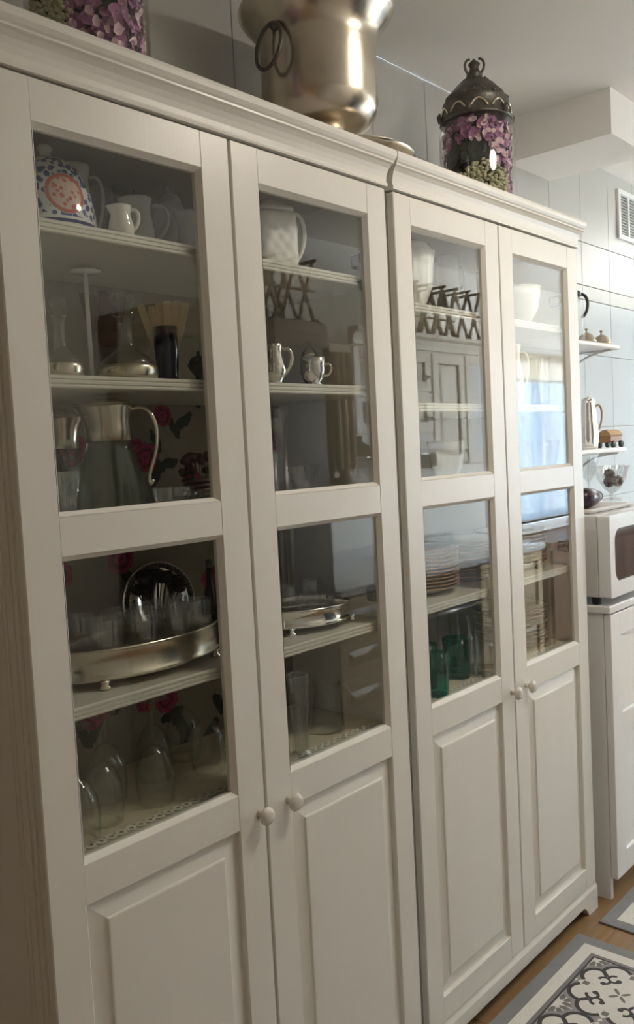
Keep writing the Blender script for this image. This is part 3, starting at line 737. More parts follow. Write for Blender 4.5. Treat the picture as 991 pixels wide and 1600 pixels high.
# navy tumbler with pale spatulas, and a dark pot with dark spoons
def holder(u0, u1, vt, vb, y, mat, name, label, zb=zB):
    u = (u0+u1)/2; p = loc_on(u, vb, y, zb); R = px((u1-u0)/2, p); H = topz(u, vt, y)-zb
    t = thing(name, p, label, 'holder')
    lath('body', wall2([(R*.72, 0), (R*.78, H*.05), (R*.92, H*.6), (R, H)], .003), mat, t)
    return p, R, H
p, R, H = holder(242, 283, 512, 582, .125, navy_glass, 'navy_tumbler', 'dark navy tumbler holding pale wooden spatulas')
CR = Vector((RM[0][0], RM[0][1], 0)).normalized()
def stick(p, R, H, L, k, n, mat, name, label, cat, group, wtip, spread):
    f = (k/(n-1)-.5)*2
    side = CR*(f*spread); fwd = Vector((-CR.y, CR.x, 0))*random.uniform(-.010, .010)
    base = Vector((p[0], p[1], p[2]+.006))+CR*(f*R*.25)
    tip = Vector((p[0], p[1], p[2]+L*random.uniform(.93, 1.0)))+side+fwd
    d = tip-base; mb = MB(); wv = CR
    V = []; n_ = Vector((-CR.y, CR.x, 0))*.0016
    for s_, w in ((0, .0025), (.45, .003), (.62, wtip*.8), (.98, wtip), (1.0, wtip*.8)):
        c = base+d*s_
        V += [c-wv*w-n_, c+wv*w-n_, c+wv*w+n_, c-wv*w+n_]
    F = [(0, 3, 2, 1), (16, 17, 18, 19)]
    for r in range(4):
        for q in range(4): F.append((r*4+q, r*4+(q+1) % 4, (r+1)*4+(q+1) % 4, (r+1)*4+q))
    o = mb.add(V, F).build(name, mat); tag(o, label, cat, group)
L = topz(250, 467, .125)-zB
for k in range(6): stick(p, R, H, L, k, 6, pale_wood, 'wooden_spatula', 'pale wooden spatula standing in the navy tumbler', 'spatula', 'pale spatulas in the navy tumbler', .0075, .042)
p, R, H = holder(148, 186, 520, 572, .235, dark_wood, 'dark_pot', 'dark brown pot holding dark wooden spoons behind the cruet decanters')
L = topz(168, 455, .235)-zB
for k in range(5): stick(p, R, H, L, k, 5, dark_wood, 'wooden_spoon', 'dark wooden spoon standing in the brown pot', 'spoon', 'dark spoons in the brown pot', .009, .035)
p = loc_on(312, 588, .10, zB); R = px(17, p); H = topz(312, 548, .10)-zB
t = thing('brass_dish', p, 'small ornate dark brass dish with a lid at the end of the decanter shelf', 'dish')
lath('bowl', [(.0003, 0), (R*.5, 0), (R*.35, H*.2), (R*.9, H*.45), (R, H*.6)], pewter, t, rfun=lambda a, z: 1+.06*math.cos(10*a)); lath('lid', [(R*.98, H*.6), (R*.7, H*.78), (R*.15, H*.86), (R*.2, H*.95), (.0003, H)], pewter, t)
# silver on the second shelf behind the second door
p = loc_on(431, 600, .075, zB); R = px(17, p); H = topz(431, 538, .075)-zB
t = jug('silver_creamer', p, R, H, 'bright silver cream jug with a bellied foot', 'jug', silver, belly=[(.55, 0), (.7, .03), (.6, .08), (1.0, .22), (1.12, .34), (.92, .52), (.72, .74), (.74, .9), (.86, 1.0)], hs=1.15)
p = loc_on(492, 602, .07, zB); R = px(22, p); H = topz(492, 560, .07)-zB
t = thing('silver_cup', p, 'flared silver cup with a scroll handle beside the silver cream jug', 'cup', None, ROT)
lath('body', wall2([(R*.55, 0), (R*.6, H*.05), (R*.42, H*.12), (R*.72, H*.3), (R*.82, H*.55), (R*.80, H*.75), (R, H)], .002), silver_bright, t)
handle([(R*.8, 0, H*.75), (R*1.4, 0, H*.9), (R*1.4, 0, H*.35), (R*.75, 0, H*.35)], R*.08, 'handle', silver_bright, t)
p = loc_on(486, 590, .165, zB); R = px(16, p); H = topz(486, 532, .165)-zB
t = thing('sugar_pot', p, 'dark lidded silver sugar pot behind the flared silver cup', 'pot')
lath('body', [(.0003, 0), (R*.6, 0), (R*.5, H*.1), (R, H*.35), (R*.95, H*.6), (R*.8, H*.66)], pewter, t); lath('lid', [(R*.88, H*.66), (R*.8, H*.74), (R*.3, H*.86), (R*.16, H*.9), (R*.2, H*.97), (.0003, H)], silver_dull, t)

# ---------------- shelf behind the middle rail, floral cabinet
zC = 1.3755
def glass_pitcher(loc, R, H, label, rot=ROT):
    t = thing('claret_pitcher', loc, label, 'pitcher', 'silver-collared glass pitchers', rot)
    rib = lambda a, z: 1+.055*math.cos(10*a)*max(0.0, 1-(z/H)*1.1)
    MB().lathe(wall2([(R*.94, 0), (R, H*.06), (R*.96, H*.2), (R*.80, H*.45), (R*.64, H*.62), (R*.58, H*.70)], .004), 100, rfun=rib).build('glass_body', pitcher_glass, t)
    def sp(a, z): return 1+.35*max(0, (z/H-.82)/.18)*max(0, math.cos(a-PI))**4
    MB().lathe(wall2([(R*.60, H*.695), (R*.62, H*.70), (R*.61, H*.80), (R*.60, H*.88), (R*.66, H*.97), (R*.68, H)], .002), 40, rfun=sp).build('silver_collar', silver_dull, t)
    handle([(R*.62, 0, H*.95), (R*1.15, 0, H*1.03), (R*1.50, 0, H*.80), (R*1.12, 0, H*.50), (R*.90, 0, H*.34), (R*1.02, 0, H*.28), (R*1.10, 0, H*.36)], R*.055, 'handle', silver, t)
    lath('lid', [(R*.66, H*.99), (R*.60, H*1.02), (R*.25, H*1.05), (.0003, H*1.055)], silver_dull, t)
    return t
p = loc_on(178, 800, .125, zC); glass_pitcher(p, px(58, p), .211, 'large ribbed glass pitcher with a silver collar and curling silver handle')
p = loc_on(106, 790, .265, zC); glass_pitcher(p, px(38, p), .200, 'smaller glass pitcher with a silver collar tucked behind the large one', math.radians(140))
cutf = lambda a, z: 1+.08*abs(math.sin(8*a+60*z))*abs(math.sin(8*a-60*z))
def crystal_vase(u, vt, vb, w, y, z, label, flare=1.0, group=None, n=48):
    p = loc_on(u, vb, y, z); R = px(w/2, p); H = topz(u, vt, y)-z
    t = thing('crystal_vase', p, label, 'vase', group)
    pr = [(R*.72, 0), (R*.80, H*.03)]+[(R*(.62+.12*i/10*flare+.26*(i/10)**2*flare), H*(.08+.92*i/10)) for i in range(11)]
    MB().lathe(wall2(pr, .004), n, rfun=cutf).build('vase_body', crystal, t)
    lath('scalloped_rim', [(pr[-1][0], H*.99), (pr[-1][0]*1.03, H*1.0), (pr[-1][0]*1.0, H*1.01), (pr[-1][0]*.96, H*1.0), (pr[-1][0], H*.99)], crystal, t, 40, cap=False)
    return t
crystal_vase(110, 737, 812, 36, .062, zC, 'small cut crystal vase in front of the large pitcher')
def bowl(u, vt, vb, w, y, z, label, mat, name='glass_bowl', cat='bowl', rf=None, n=40, foot=True):
    p = loc_on(u, vb, y, z); R = px(w/2, p); H = topz(u, vt, y)-z
    t = thing(name, p, label, cat)
    MB().lathe(wall2([(R*.45, 0), (R*.47, H*.10), (R*.52, H*.14), (R*.80, H*.40), (R*.94, H*.75), (R, H)], .003), n, rfun=rf).build('bowl_body', mat, t)
    lath('rim', [(R*.97, H*.995), (R*1.015, H), (R*1.0, H*1.03), (R*.965, H*1.015), (R*.97, H*.995)], mat, t, n, cap=False)
    return t
bowl(272, 762, 790, 62, .066, zC, 'shallow moulded glass bowl beside the large pitcher', crystal, rf=cutf)
bowl(318, 768, 785, 40, .10, zC, 'small moulded glass bowl in front of the dried flower basket', crystal, rf=cutf)
# basket of dried flowers
p = loc_on(313, 775, .22, zC); R = px(26, p); H = topz(313, 745, .22)-zC
t = thing('flower_basket', p, 'dark wicker basket of dried brown flower heads', 'basket')
mb = MB()
for k in range(7): mb.lathe([(R*(.75+.04*k)+.004*math.cos(i/8*2*PI), H*(.07+.14*k)+.004*math.sin(i/8*2*PI)) for i in range(9)], 24, cap=False)
mb.build('wicker', dark_wood, t)
dried = M('dried_flower', (0.13, 0.065, 0.05), 0.8, var=0.5, vscale=90)
mb = MB()
for k in range(26):
    a = random.uniform(0, 2*PI); r = R*math.sqrt(random.random())*1.1; h = H+random.uniform(.005, .05)
    mb.lathe([(.0003, -.006), (.007, -.003), (.009, .003), (.005, .008), (.0003, .007)], 7, (r*math.cos(a), r*math.sin(a), h), rfun=lambda b_, z: 1+.25*math.cos(5*b_))
    mb.tube([(r*.4*math.cos(a), r*.4*math.sin(a), H*.3), (r*math.cos(a), r*math.sin(a), h)], .001, 4)
o = mb.build('dried_flowers', dried, t); o['kind'] = 'stuff'
crystal_vase(440, 640, 765, 34, .17, zC, 'tall clear crystal vase behind the second glass door')
crystal_vase(476, 728, 765, 46, .14, zC, 'wide cut crystal vase under the flared silver cup', 1.3)

# ---------------- tray shelf, floral cabinet
zD = 1.1005
def gallery_tray(c, a, b_, H, rot, label, mat):
    t = thing('silver_tray', (c[0], c[1], zD), label, 'tray', 'oval silver gallery trays', rot)
    n = 64
    pr = [(1.0, .014), (1.03, .016), (1.03, .020), (1.0, .022), (.99, H*.6), (1.0, H-.004), (1.035, H-.001), (1.035, H+.003), (1.0, H+.003), (.975, H-.004), (.97, H*.6), (.97, .022), (.0003, .021)]
    MB().lathe([(.0003, .014)]+pr, n, sx_=a, sy_=b_, rfun=lambda th, z: 1+.02*math.cos(4*th)).build('gallery', mat, t)
    for (sx_, sy_) in ((-.75, -.62), (.75, -.62), (.75, .62), (-.75, .62)):
        lath('foot', [(.0003, 0), (.010, 0), (.011, .004), (.006, .009), (.010, .015)], mat, t, 14, c=(sx_*a, sy_*b_, 0))
    return t
TC = (.245, .145); gallery_tray(TC, .175, .086, .066, math.radians(3), 'oval silver gallery tray on small feet, filled with crystal glasses', silver_dull)
def tumbler(name, loc, R, H, mat, label, group, flute=0, cat='glass', flare=.85, n=24):
    t = thing(name, loc, label, cat, group)
    MB().lathe(wall2([(R*flare, 0), (R*(flare+.02), H*.04), (R, H)], .0025), n if not flute else flute*4, rfun=(lambda a, z: 1+.02*math.cos(flute*a)) if flute else None).build('glass_body', mat, t)
    lath('base_disc', [(.0003, .004), (R*flare*.8, .004), (R*flare*.8, .008), (.0003, .009)], mat, t, 16)
    return t
first = None
for (dx, dy) in ((-.105, -.036), (-.035, -.052), (.04, -.050), (.108, -.028), (-.108, .032), (-.036, .022), (.034, .022), (.10, .034)):
    lc = (TC[0]+dx, TC[1]+dy, zD+.0215)
    if first is None: first = tumbler('crystal_glass', lc, .030, .095, crystal, 'cut crystal glass standing in the large oval silver tray', 'crystal glasses in the large silver tray', 10)
    else:
        o = copy_tree(first); o.location = lc
# round silver tray leaning on the back
p = loc_on(258, 1000, .285, zD); R = px(64, p)
t = thing('round_tray', (p[0], .299, zD), 'round polished silver tray with a beaded rim leaning on the cabinet back', 'tray', None, math.radians(-9))
mb = MB(); mb.lathe([(.0003, 0), (R*.74, 0), (R*.78, .004), (R*.98, .008), (R, .006), (R, .002), (R*.8, -.003), (.0003, -.004)], 64)
def lean(mb, cz, tilt):
    c, s_ = math.cos(tilt), math.sin(tilt)
    # disc axis z -> -y, tilted back
    out = []
    for (x, y, z) in mb.v:
        X, Y, Z = x, -z, y
        out.append((X, Y*c+Z*s_, cz-Y*s_*1.0+Z*c))
    mb.v = out; return mb
TILT = math.radians(8)
lean(mb, R*math.cos(TILT)+.002, TILT).build('plate', silver_bright, t)
mb = MB()
for k in range(52):
    a = 2*PI*k/52
    mb.lathe([(.0003, 0), (.006, .001), (.0065, .004), (.004, .007), (.0003, .008)], 7, (R*.89*math.cos(a), R*.89*math.sin(a), .005))
lean(mb, R*math.cos(TILT)+.002, TILT).build('beaded_rim', pewter, t)['kind'] = 'stuff'
# dark dried roses in a glass vase in front of it
p = loc_on(245, 985, .262, zD); Ht = topz(245, 876, .262)-zD
t = thing('rose_bouquet', p, 'bouquet of dark dried roses in a glass vase in front of the round tray', 'bouquet')
lath('vase', wall2([(.017, 0), (.019, .004), (.020, Ht*.55), (.024, Ht*.60)], .003), thin, t)
rosem = M('dark_rose', (0.022, 0.010, 0.010), 0.8)
for k in range(15):
    f = -1+2*((k*7) % 15)/14; g = random.uniform(-.024, .0)
    q = CR*(f*.046)+Vector((0, g, 0)); h = Ht*(.96-.16*f*f)*random.uniform(.88, 1.0)
    st_ = MB().tube([(q.x*.2, q.y*.2, .02), (q.x*.7, q.y*.7, h*.7), (q.x, q.y, h-.008)], .0013, 5).build('stem', rosem, t)
    MB().lathe([(.0003, -.010), (.009, -.006), (.013, .001), (.010, .008), (.006, .006), (.0003, .007)], 12, (q.x, q.y, h-.008), rfun=lambda a, z: 1+.16*math.cos(5*a+200*z)).build('rose_head', rosem, st_)
# dark bottles at the right of the round tray
for (u, vt, w, y, lb) in ((334, 872, 26, .20, 'tall dark brown glass bottle beside the round tray'), (345, 915, 22, .13, 'short dark brown glass bottle in front of the tall one')):
    p = loc_on(u, 1010, y, zD); R = px(w/2, p); H = topz(u, vt, y)-zD
    t = thing('brown_bottle', p, lb, 'bottle', 'dark bottles beside the round tray')
    lath('body', [(.0003, 0), (R, 0), (R, H*.55), (R*.4, H*.72), (R*.35, H*.92)], M('brown_glass', (0.03, 0.012, 0.008), 0.06), t); lath('cap', [(R*.42, H*.90), (R*.42, H*.99), (.0003, H)], pewter, t)
# second tray
TC2 = (.690, .150); gallery_tray(TC2, .130, .095, .050, math.radians(-2), 'bright oval silver gallery tray behind the second glass door', silver_bright)
for k, (dx, dy) in enumerate(((-.045, .0), (.04, .01))):
    lc = (TC2[0]+dx, TC2[1]+dy, zD+.0215)
    tumbler('small_glass', lc, .026, .075, crystal, 'short crystal glass standing in the bright silver tray', 'glasses in the bright silver tray', 8)

# ---------------- bottom glass shelf, floral cabinet
zE = .8555
def wine_glass(loc, R, H, label, group):
    t = thing('wine_glass', loc, label, 'wine glass', group)
    b_ = [(R*.90, 0), (R*.97, H*.12), (R, H*.24), (R*.92, H*.38), (R*.60, H*.50), (R*.2, H*.555), (.0045, H*.58)]
    inn = [(max(r-.0016, .0008), z-.0012) for r, z in b_[1:-1]]
    MB().lathe([(R*.89, .0005)]+b_+[(.0003, H*.582)], 32, cap=False).lathe([(R*.885, .0005)]+[(r, z) for r, z in inn]+[(.0003, H*.553)], 32, cap=False).build('bowl', clear, t)
    lath('stem', [(.0045, H*.57), (.0035, H*.65), (.0035, H*.92), (.006, H*.975)], clear, t, 12)
    lath('foot', [(.006, H*.97), (R*.55, H*.985), (R*.86, H*.994), (R*.86, H), (.0003, H)], clear, t, 28)
    return t
first = None
for (x, y) in ((.055, .095), (.125, .125), (.235, .120), (.190, .205), (.065, .225), (.31, .22), (.40, .16), (.42, .26)):
    if first is None: first = wine_glass((x, y, zE), .036, .195, 'clear wine glass standing upside down on the lace-edged shelf under the silver tray', 'upturned wine glasses')
    else:
        o = copy_tree(first); o.location = (x, y, zE)
crystal_vase(472, 1052, 1185, 40, .062, zE, 'tall cut crystal vase on the lace-edged shelf', .6)
p = loc_on(515, 1160, .12, zE); R = px(27, p); H = topz(515, 1062, .12)-zE
t = thing('glass_jug', p, 'tall plain glass jug next to the tall cut crystal vase', 'jug', None, ROT)
lath('body', wall2([(R*.95, 0), (R, H*.04), (R*.85, H*.6), (R*.72, H*.85), (R*.82, H)], .003), clear, t); handle([(R*.75, 0, H*.9), (R*1.5, 0, H*.95), (R*1.5, 0, H*.4), (R*.9, 0, H*.35)], R*.09, 'handle', clear, t)
tumbler('tall_glass', (.60, .24, zE), .030, .15, clear, 'tall plain glass at the back behind the glass jug', None, 0)
# lace edging on the bottom shelves
lace = M('cream_lace', (0.78, 0.74, 0.64), 0.85, var=0.1, vscale=60)
cloth = M('shelf_cloth', (0.62, 0.57, 0.42), 0.85, var=0.06, vscale=30)
def lace_runner(x0, x1, z, label):
    t = thing('lace_runner', (0, 0, z), label, 'shelf liner', 'lace-edged shelf liners')
    MB().box(x0, x1, .072, .330, 0, .0012).build('cloth', cloth, t)
    mb = MB(); n = int((x1-x0)/.020); w = (x1-x0)/n
    for k in range(n):
        c = x0+(k+.5)*w
        V = []; F = []; m = 12
        for i in range(m):
            a = 2*PI*i/m
            V += [(c+w*.50*math.cos(a), .063+w*.5*math.sin(a), .0024), (c+w*.22*math.cos(a), .063+w*.22*math.sin(a), .0024), (c+w*.50*math.cos(a), .063+w*.5*math.sin(a), .0008), (c+w*.22*math.cos(a), .063+w*.22*math.sin(a), .0008)]
        for i in range(m):
            j = (i+1) % m; F += [(4*i, 4*j, 4*j+1, 4*i+1), (4*i+2, 4*i+3, 4*j+3, 4*j+2), (4*i, 4*i+2, 4*j+2, 4*j), (4*i+1, 4*j+1, 4*j+3, 4*i+3)]
        mb.add(V, F)
    mb.build('lace_edging', lace, t)['kind'] = 'stuff'
lace_runner(CX1+.042, CX1+.920, .8553, 'cream cloth liner with lace edging under the upturned wine glasses')
lace_runner(CX2+.042, CX2+.920, .8553, 'cream cloth liner with lace edging under the green tumblers')
zE = .8570

# ---------------- plates cabinet
zA2 = 1.8265
p = loc_on(640, 470, .12, zA2); R = px(43, p); H = topz(640, 398, .12)-zA2
t = thing('white_tureen', p, 'glossy white fluted tureen with a domed lid', 'tureen')
fl = lambda a, z: 1+.03*abs(math.cos(8*a))
MB().lathe(wall2([(R*.45, 0), (R*.5, H*.06), (R*.62, H*.14), (R*.84, H*.4), (R*.88, H*.66), (R*.9, H*.8), (R, H)], .004), 64, rfun=fl).build('bowl', porcelain, t)
Hl = topz(640, 378, .12)-zA2
lath('lid', [(R*.92, H*.98), (R*.8, H+(Hl-H)*.6), (R*.4, Hl*.99), (R*.1, Hl), (R*.12, Hl*1.04), (.0003, Hl*1.06)], porcelain, t)
p = loc_on(702, 490, .22, zA2); jug('white_mug', p, px(19, p), topz(702, 403, .22)-zA2, 'tall grey-white mug with a loop handle beside the tureen', 'mug', porcelain_g, spout=False, belly=[(.9, 0), (1, .03), (1, .5), (.97, 1.0)])
bowl(816, 452, 500, 62, .10, zA2, 'deep plain white bowl on the top shelf', porcelain, 'white_bowl')
zB2 = 1.5905
p = loc_on(800, 630, .10, zB2); jug('white_pitcher', p, px(20, p), topz(800, 540, .10)-zB2, 'white pitcher with a loop handle under the deep white bowl', 'pitcher', porcelain)
crystal_vase(845, 560, 630, 34, .075, zB2, 'clear crystal vase beside the white pitcher', 1.0)
plate_m = M('cream_plate', (0.76, 0.70, 0.56), 0.14, coat=0.3)
plate_e = M('plate_brown_edge', (0.36, 0.20, 0.09), 0.3)
def plate_stack(cx, cy, z, n, R, dz, label, group, sm=None):
    me = None
    for k in range(n):
        if me is None:
            t0_ = thing('dinner_plate', (cx, cy, z), label, 'plate', group)
            lath('dish', [(.0003, 0), (R*.58, 0), (R*.62, .004), (R*.94, .016), (R*.985, .0185), (R*.985, .0205), (R*.94, .0195), (R*.62, .0075), (R*.56, .0035), (.0003, .0035)], plate_m, t0_, 44)
            lath('edge_band', [(R*.983, .0178), (R, .0185), (R, .0212), (R*.983, .0212)], plate_e if sm is None else sm, t0_, 44, cap=False)
            me = t0_; ORD = ['first', 'second', 'third', 'fourth', 'fifth', 'sixth', 'seventh', 'eighth', 'ninth', 'tenth', 'eleventh', 'twelfth']
            me['label'] = label.replace('cream plate', 'first cream plate from the bottom', 1)
        else:
            o = copy_tree(me); o['label'] = label.replace('cream plate', ORD[k]+' cream plate from the bottom', 1); o.location = (cx+random.uniform(-.002, .002), cy+random.uniform(-.002, .002), z+k*dz)
plate_stack(1.172, .180, 1.1010, 12, .115, .0090, 'cream plate of the brown-edged stack above the green tumblers', 'plates stacked above the green tumblers')
plate_stack(1.425, .190, 1.1010, 11, .118, .0095, 'cream plate of the brown-edged middle stack', 'plates in the middle stack')
plate_stack(1.675, .178, 1.1010, 9, .112, .0120, 'cream plate of the upper stack by the cabinet side', 'plates in the stack by the cabinet side')
plate_stack(1.665, .178, .8572, 10, .112, .0120, 'cream plate of the stack on the lace-edged shelf', 'plates stacked on the lace-edged shelf', M('plate_dark_edge', (0.16, 0.08, 0.06), 0.3))
# shelf C objects of plates cabinet
bowl(700, 690, 760, 60, .17, 1.3755, 'large plain white bowl on the shelf behind the middle rail', porcelain, 'serving_bowl')
bowl(850, 690, 740, 50, .085, 1.3755, 'clear glass serving bowl near the cabinet side', clear, 'glass_serving_bowl')
for i, (u, vt, vb, w, y) in enumerate(((686, 1018, 1092, 36, .060), (716, 995, 1062, 44, .115), (668, 1005, 1060, 34, .125))):
    p = loc_on(u, vb, y, zE)
    tumbler('green_tumbler', p, px(w/2, p), topz(u, vt, y)-zE, green_glass, ['short green glass tumbler beside the lace edging', 'tall green glass tumbler behind the short one', 'green glass tumbler at the end of the row by the door stile'][i], 'green tumblers', 12, n=32)
first = None
for (x, y) in ((1.330, .085), (1.405, .115), (1.275, .185), (1.350, .20), (1.43, .215), (1.19, .215), (1.475, .060), (1.12, .235)):
    if first is None: first = tumbler('clear_tumbler', (x, y, zE), .033, .155, clear, 'tall clear fluted glass tumbler standing behind the green tumblers', 'clear tumblers', 14)
    else:
        o = copy_tree(first); o.location = (x, y, zE)

# ---------------- on top of the cabinets
zT = 2.1362
BX, BYc = .838, .150
t = thing('silver_platter', (BX+.05, BYc-.005, zT), 'wide tarnished silver platter under the wine cooler', 'platter')
lath('dish', [(.0003, 0), (.10, 0), (.11, .003), (.165, .012), (.178, .016), (.176, .0185), (.163, .015), (.10, .006), (.0003, .006)], silver_dull, t, 64)
t = thing('wine_cooler', (BX, BYc, zT+.0062), 'large tarnished silver wine cooler with ring handles and flared rim', 'wine cooler')
k_ = .132
prof = [(.074, 0), (.078, .004), (.076, .010), (.058, .018), (.044, .028), (.047, .034), (.042, .040), (.046, .046), (.075, .054), (.108, .072), (.126, .098), (.132, .125), (.132, .245), (.134, .262), (.142, .280), (.156, .298), (.168, .312), (.171, .318), (.175, .322), (.176, .328), (.172, .333)]
inn = [(r-.003, z) for r, z in prof[10:]][::-1]
MB().lathe([(.0003, 0)]+prof+inn+[(.10, .075), (.0003, .06)], 72).build('urn_body', silver_dull, t)
MB().lathe([(.1725+.0045*math.cos(i/8*2*PI), .329+.0045*math.sin(i/8*2*PI)) for i in range(9)], 72, cap=False).build('rolled_rim', silver_dull, t)
for ang in (178, -2):
    a = math.radians(ang); ca, sa = math.cos(a), math.sin(a)
    def rad(r, tg, z): return (ca*r-sa*tg, sa*r+ca*tg, z)
    rosette = MB().tube([rad(.130, 0, .262), rad(.147, 0, .262)], [.012, .007], 10).build('handle_boss', pewter, t)
    MB().tube([rad(.146+.010*(1-math.cos(th)),   .038*math.sin(th), .214+.050*math.cos(th)) for th in [i/28*2*PI for i in range(29)]], .0045, 8, cap=False).build('ring_handle', pewter, t)

def petal_jar(loc, R, H, HL, label, rot, turn=0.0):
    t = thing('petal_jar', loc, label, 'jar', 'petal jars with pewter lids', rot)
    MB().lathe(wall2([(R*.93, 0), (R*.99, .006), (R, .02), (R, H*.80), (R*.95, H*.91), (R*.82, H*.985), (R*.78, H)], .003), 48).build('glass_body', thin, t)
    lilac = M('lilac_petals', (0.40, 0.17, 0.34), 0.6, var=0.6, vscale=60); pinkp = M('pink_petals', (0.70, 0.50, 0.56), 0.6, var=0.35, vscale=60)
    leafm = M('dark_leaf', (0.035, 0.045, 0.038), 0.5); hyd = M('pale_hydrangea', (0.52, 0.50, 0.33), 0.8, var=0.25, vscale=60)
    def petals(n, amin, amax, zf, size, mat, name, r0=.86):
        mb = MB(); cnt = 0
        while cnt < n:
            a = random.uniform(amin, amax); z = random.uniform(size*1.45, H*.93)
            if not zf(a, z/H): continue
            rr = R*r0*random.uniform(.90, 1.04)*(1 if z < H*.78 else max(.75, 1-(z-H*.78)/H*.9))
            c = Vector((rr*math.cos(a), rr*math.sin(a), z)); nrm = Vector((math.cos(a), math.sin(a), random.uniform(-.4, .4))).normalized()
            tan = Vector((-math.sin(a), math.cos(a), 0)); up = nrm.cross(tan); th = random.uniform(0, 2*PI)
            e1 = tan*math.cos(th)+up*math.sin(th); e2 = nrm.cross(e1); s_ = size*random.uniform(.7, 1.3)
            V = [c-nrm*.004]
            for i in range(7):
                b_ = 2*PI*i/7; k2 = 1.0 if i not in (0,) else .65
                V.append(c+e1*(s_*k2*math.cos(b_)*1.25)+e2*(s_*.75*math.sin(b_))+nrm*(random.uniform(-.004, .003)))
            mb.add(V, [(0, 1+i, 1+(i+1) % 7) for i in range(7)], True); cnt += 1
        o = mb.build(name, mat, t); o['kind'] = 'stuff'; return o
    f0 = math.radians(-127)-rot+turn                           # direction towards the aisle viewer, in jar space
    core = lath('leaf_core', [(.0003, .006), (R*.74, .008), (R*.76, H*.78), (R*.55, H*.93), (.0003, H*.94)], leafm, t, 24)
    def rel(a): return (a-f0+PI) % (2*PI)-PI
    # petals fill the top and one flank, dark leaves the other flank, a pale hydrangea sits low in the middle
    def zlil(a, z):
        r_ = rel(a); return z > .62 or r_ > .55 or (r_ > .05 and z > .40) or r_ < -1.7
    petals(700, 0, 2*PI, zlil, .0105, lilac, 'lilac_petals')
    petals(240, 0, 2*PI, zlil, .009, pinkp, 'pink_petals', .89)
    mb = MB()
    for k in range(330):
        r_ = random.uniform(-1.0, .55); z = random.uniform(.01, H*.42*(1-.35*abs(r_+.2)))
        a = f0+r_; rr = R*random.uniform(.80, .93)
        mb.lathe([(.0003, -.004), (.005, -.002), (.0055, .002), (.0003, .004)], 6, (rr*math.cos(a), rr*math.sin(a), z+.008))
    mb.build('hydrangea', hyd, t)['kind'] = 'stuff'
    petals(60, f0-1.5, f0-.2, lambda a, z: z < .66, .022, leafm, 'dark_leaves', .84)
    # lid
    ld = lath('lid', [(R*.93, H*.93), (R*.97, H*.935), (R*.96, H*.955), (R*.90, H*1.0), (R*.87, H+HL*.20), (R*.88, H+HL*.22), (R*.74, H+HL*.36), (R*.52, H+HL*.52), (R*.26, H+HL*.62), (R*.20, H+HL*.64), (R*.17, H+HL*.68), (R*.22, H+HL*.72), (R*.14, H+HL*.78), (R*.11, H+HL*.84), (R*.16, H+HL*.90), (R*.08, H+HL*.95), (.0003, H+HL)], pewter, t, 48)
    # scrolled relief band and finial loops
    mb = MB()
    for k in range(10):
        a0 = 2*PI*k/10
        pts = []
        for i in range(15):
            s_ = i/14; th = a0+(s_-.5)*.5; z = H*.985+HL*(.02+.13*abs(math.sin(s_*PI)))
            rr = R*(.925-.05*((z-H*.985)/(HL*.2)))
            pts.append((rr*math.cos(th), rr*math.sin(th), z))
        mb.tube(pts, .0034, 6)
    mb.build('scroll_band', silver_dull, ld)['kind'] = 'stuff'
    mb = MB()
    for k in range(240):
        a = random.uniform(0, 2*PI); s_ = random.random(); rr = R*(.84-.56*s_); z = H+HL*(.26+.36*s_)
        mb.lathe([(.0003, -.004), (.0055, -.001), (.005, .003), (.0003, .006)], 6, (rr*math.cos(a), rr*math.sin(a), z))
    mb.build('leaf_relief', pewter, ld)['kind'] = 'stuff'
    for k in range(3):
        a = 2*PI*k/3+.6; ca, sa = math.cos(a), math.sin(a)
        MB().tube([(ca*(R*.14+R*.15*math.sin(s_)), sa*(R*.14+R*.15*math.sin(s_)), H+HL*(.72+.25*(1-math.cos(s_))/2)) for s_ in [i/10*PI for i in range(11)]], .0035, 6).build('finial_loop', pewter, ld)
    for k in range(6):
        a = 2*PI*k/6+.35; ca, sa = math.cos(a), math.sin(a)
        MB().tube([(ca*R*.97, sa*R*.97, H*.94), (ca*R*1.03, sa*R*1.03, H*1.0), (ca*R*.99, sa*R*.99, H*1.04)], [.009, .007, .002], 6).build('lid_tab', pewter, ld)
    return t
p = loc_on(748, 290, .115, zT); R = px(58, p); H = topz(748, 186, .115)-zT; HL = topz(748, 96, .115)-zT-H
petal_jar(p, R, H, HL, 'glass jar of lilac petals with an ornate pewter lid, standing near the boxed soffit', .0)
p2 = loc_on(139, 60, .115, zT)
petal_jar(p2, R, H, HL, 'glass jar of lilac petals standing beside the silver wine cooler over the floral cabinet', .35, -.85)

# ---------------- corner beyond the cabinets
# ventilation grille on the tiled wall
t = thing('vent_grille', (3.125, WY, 2.44), 'white slatted ventilation grille set in the upper wall tiles', 'vent')
MB().cbox(-.11, .11, -.012, 0, -.105, -.085, .002).cbox(-.11, .11, -.012, 0, .085, .105, .002).cbox(-.11, -.085, -.012, 0, -.086, .086, .002).cbox(.085, .11, -.012, 0, -.086, .086, .002).cbox(-.008, .008, -.012, 0, -.086, .086, .002).build('frame', white_enamel, t)
MB().box(-.085, .085, -.002, 0, -.086, .086).build('backing', M('grille_shadow', (0.25, 0.25, 0.24), 0.8), t)
for k in range(14):
    for (a, b_) in ((-.085, -.008), (.008, .085)):
        z = -.080+k*.0122
        MB().add([(a, -.010, z), (b_, -.010, z), (b_, -.003, z+.008), (a, -.003, z+.008), (a, -.0085, z-.001), (b_, -.0085, z-.001), (b_, -.0015, z+.007), (a, -.0015, z+.007)], [(0, 1, 2, 3), (7, 6, 5, 4), (0, 4, 5, 1), (3, 2, 6, 7)]).build('slat', white_enamel, t)
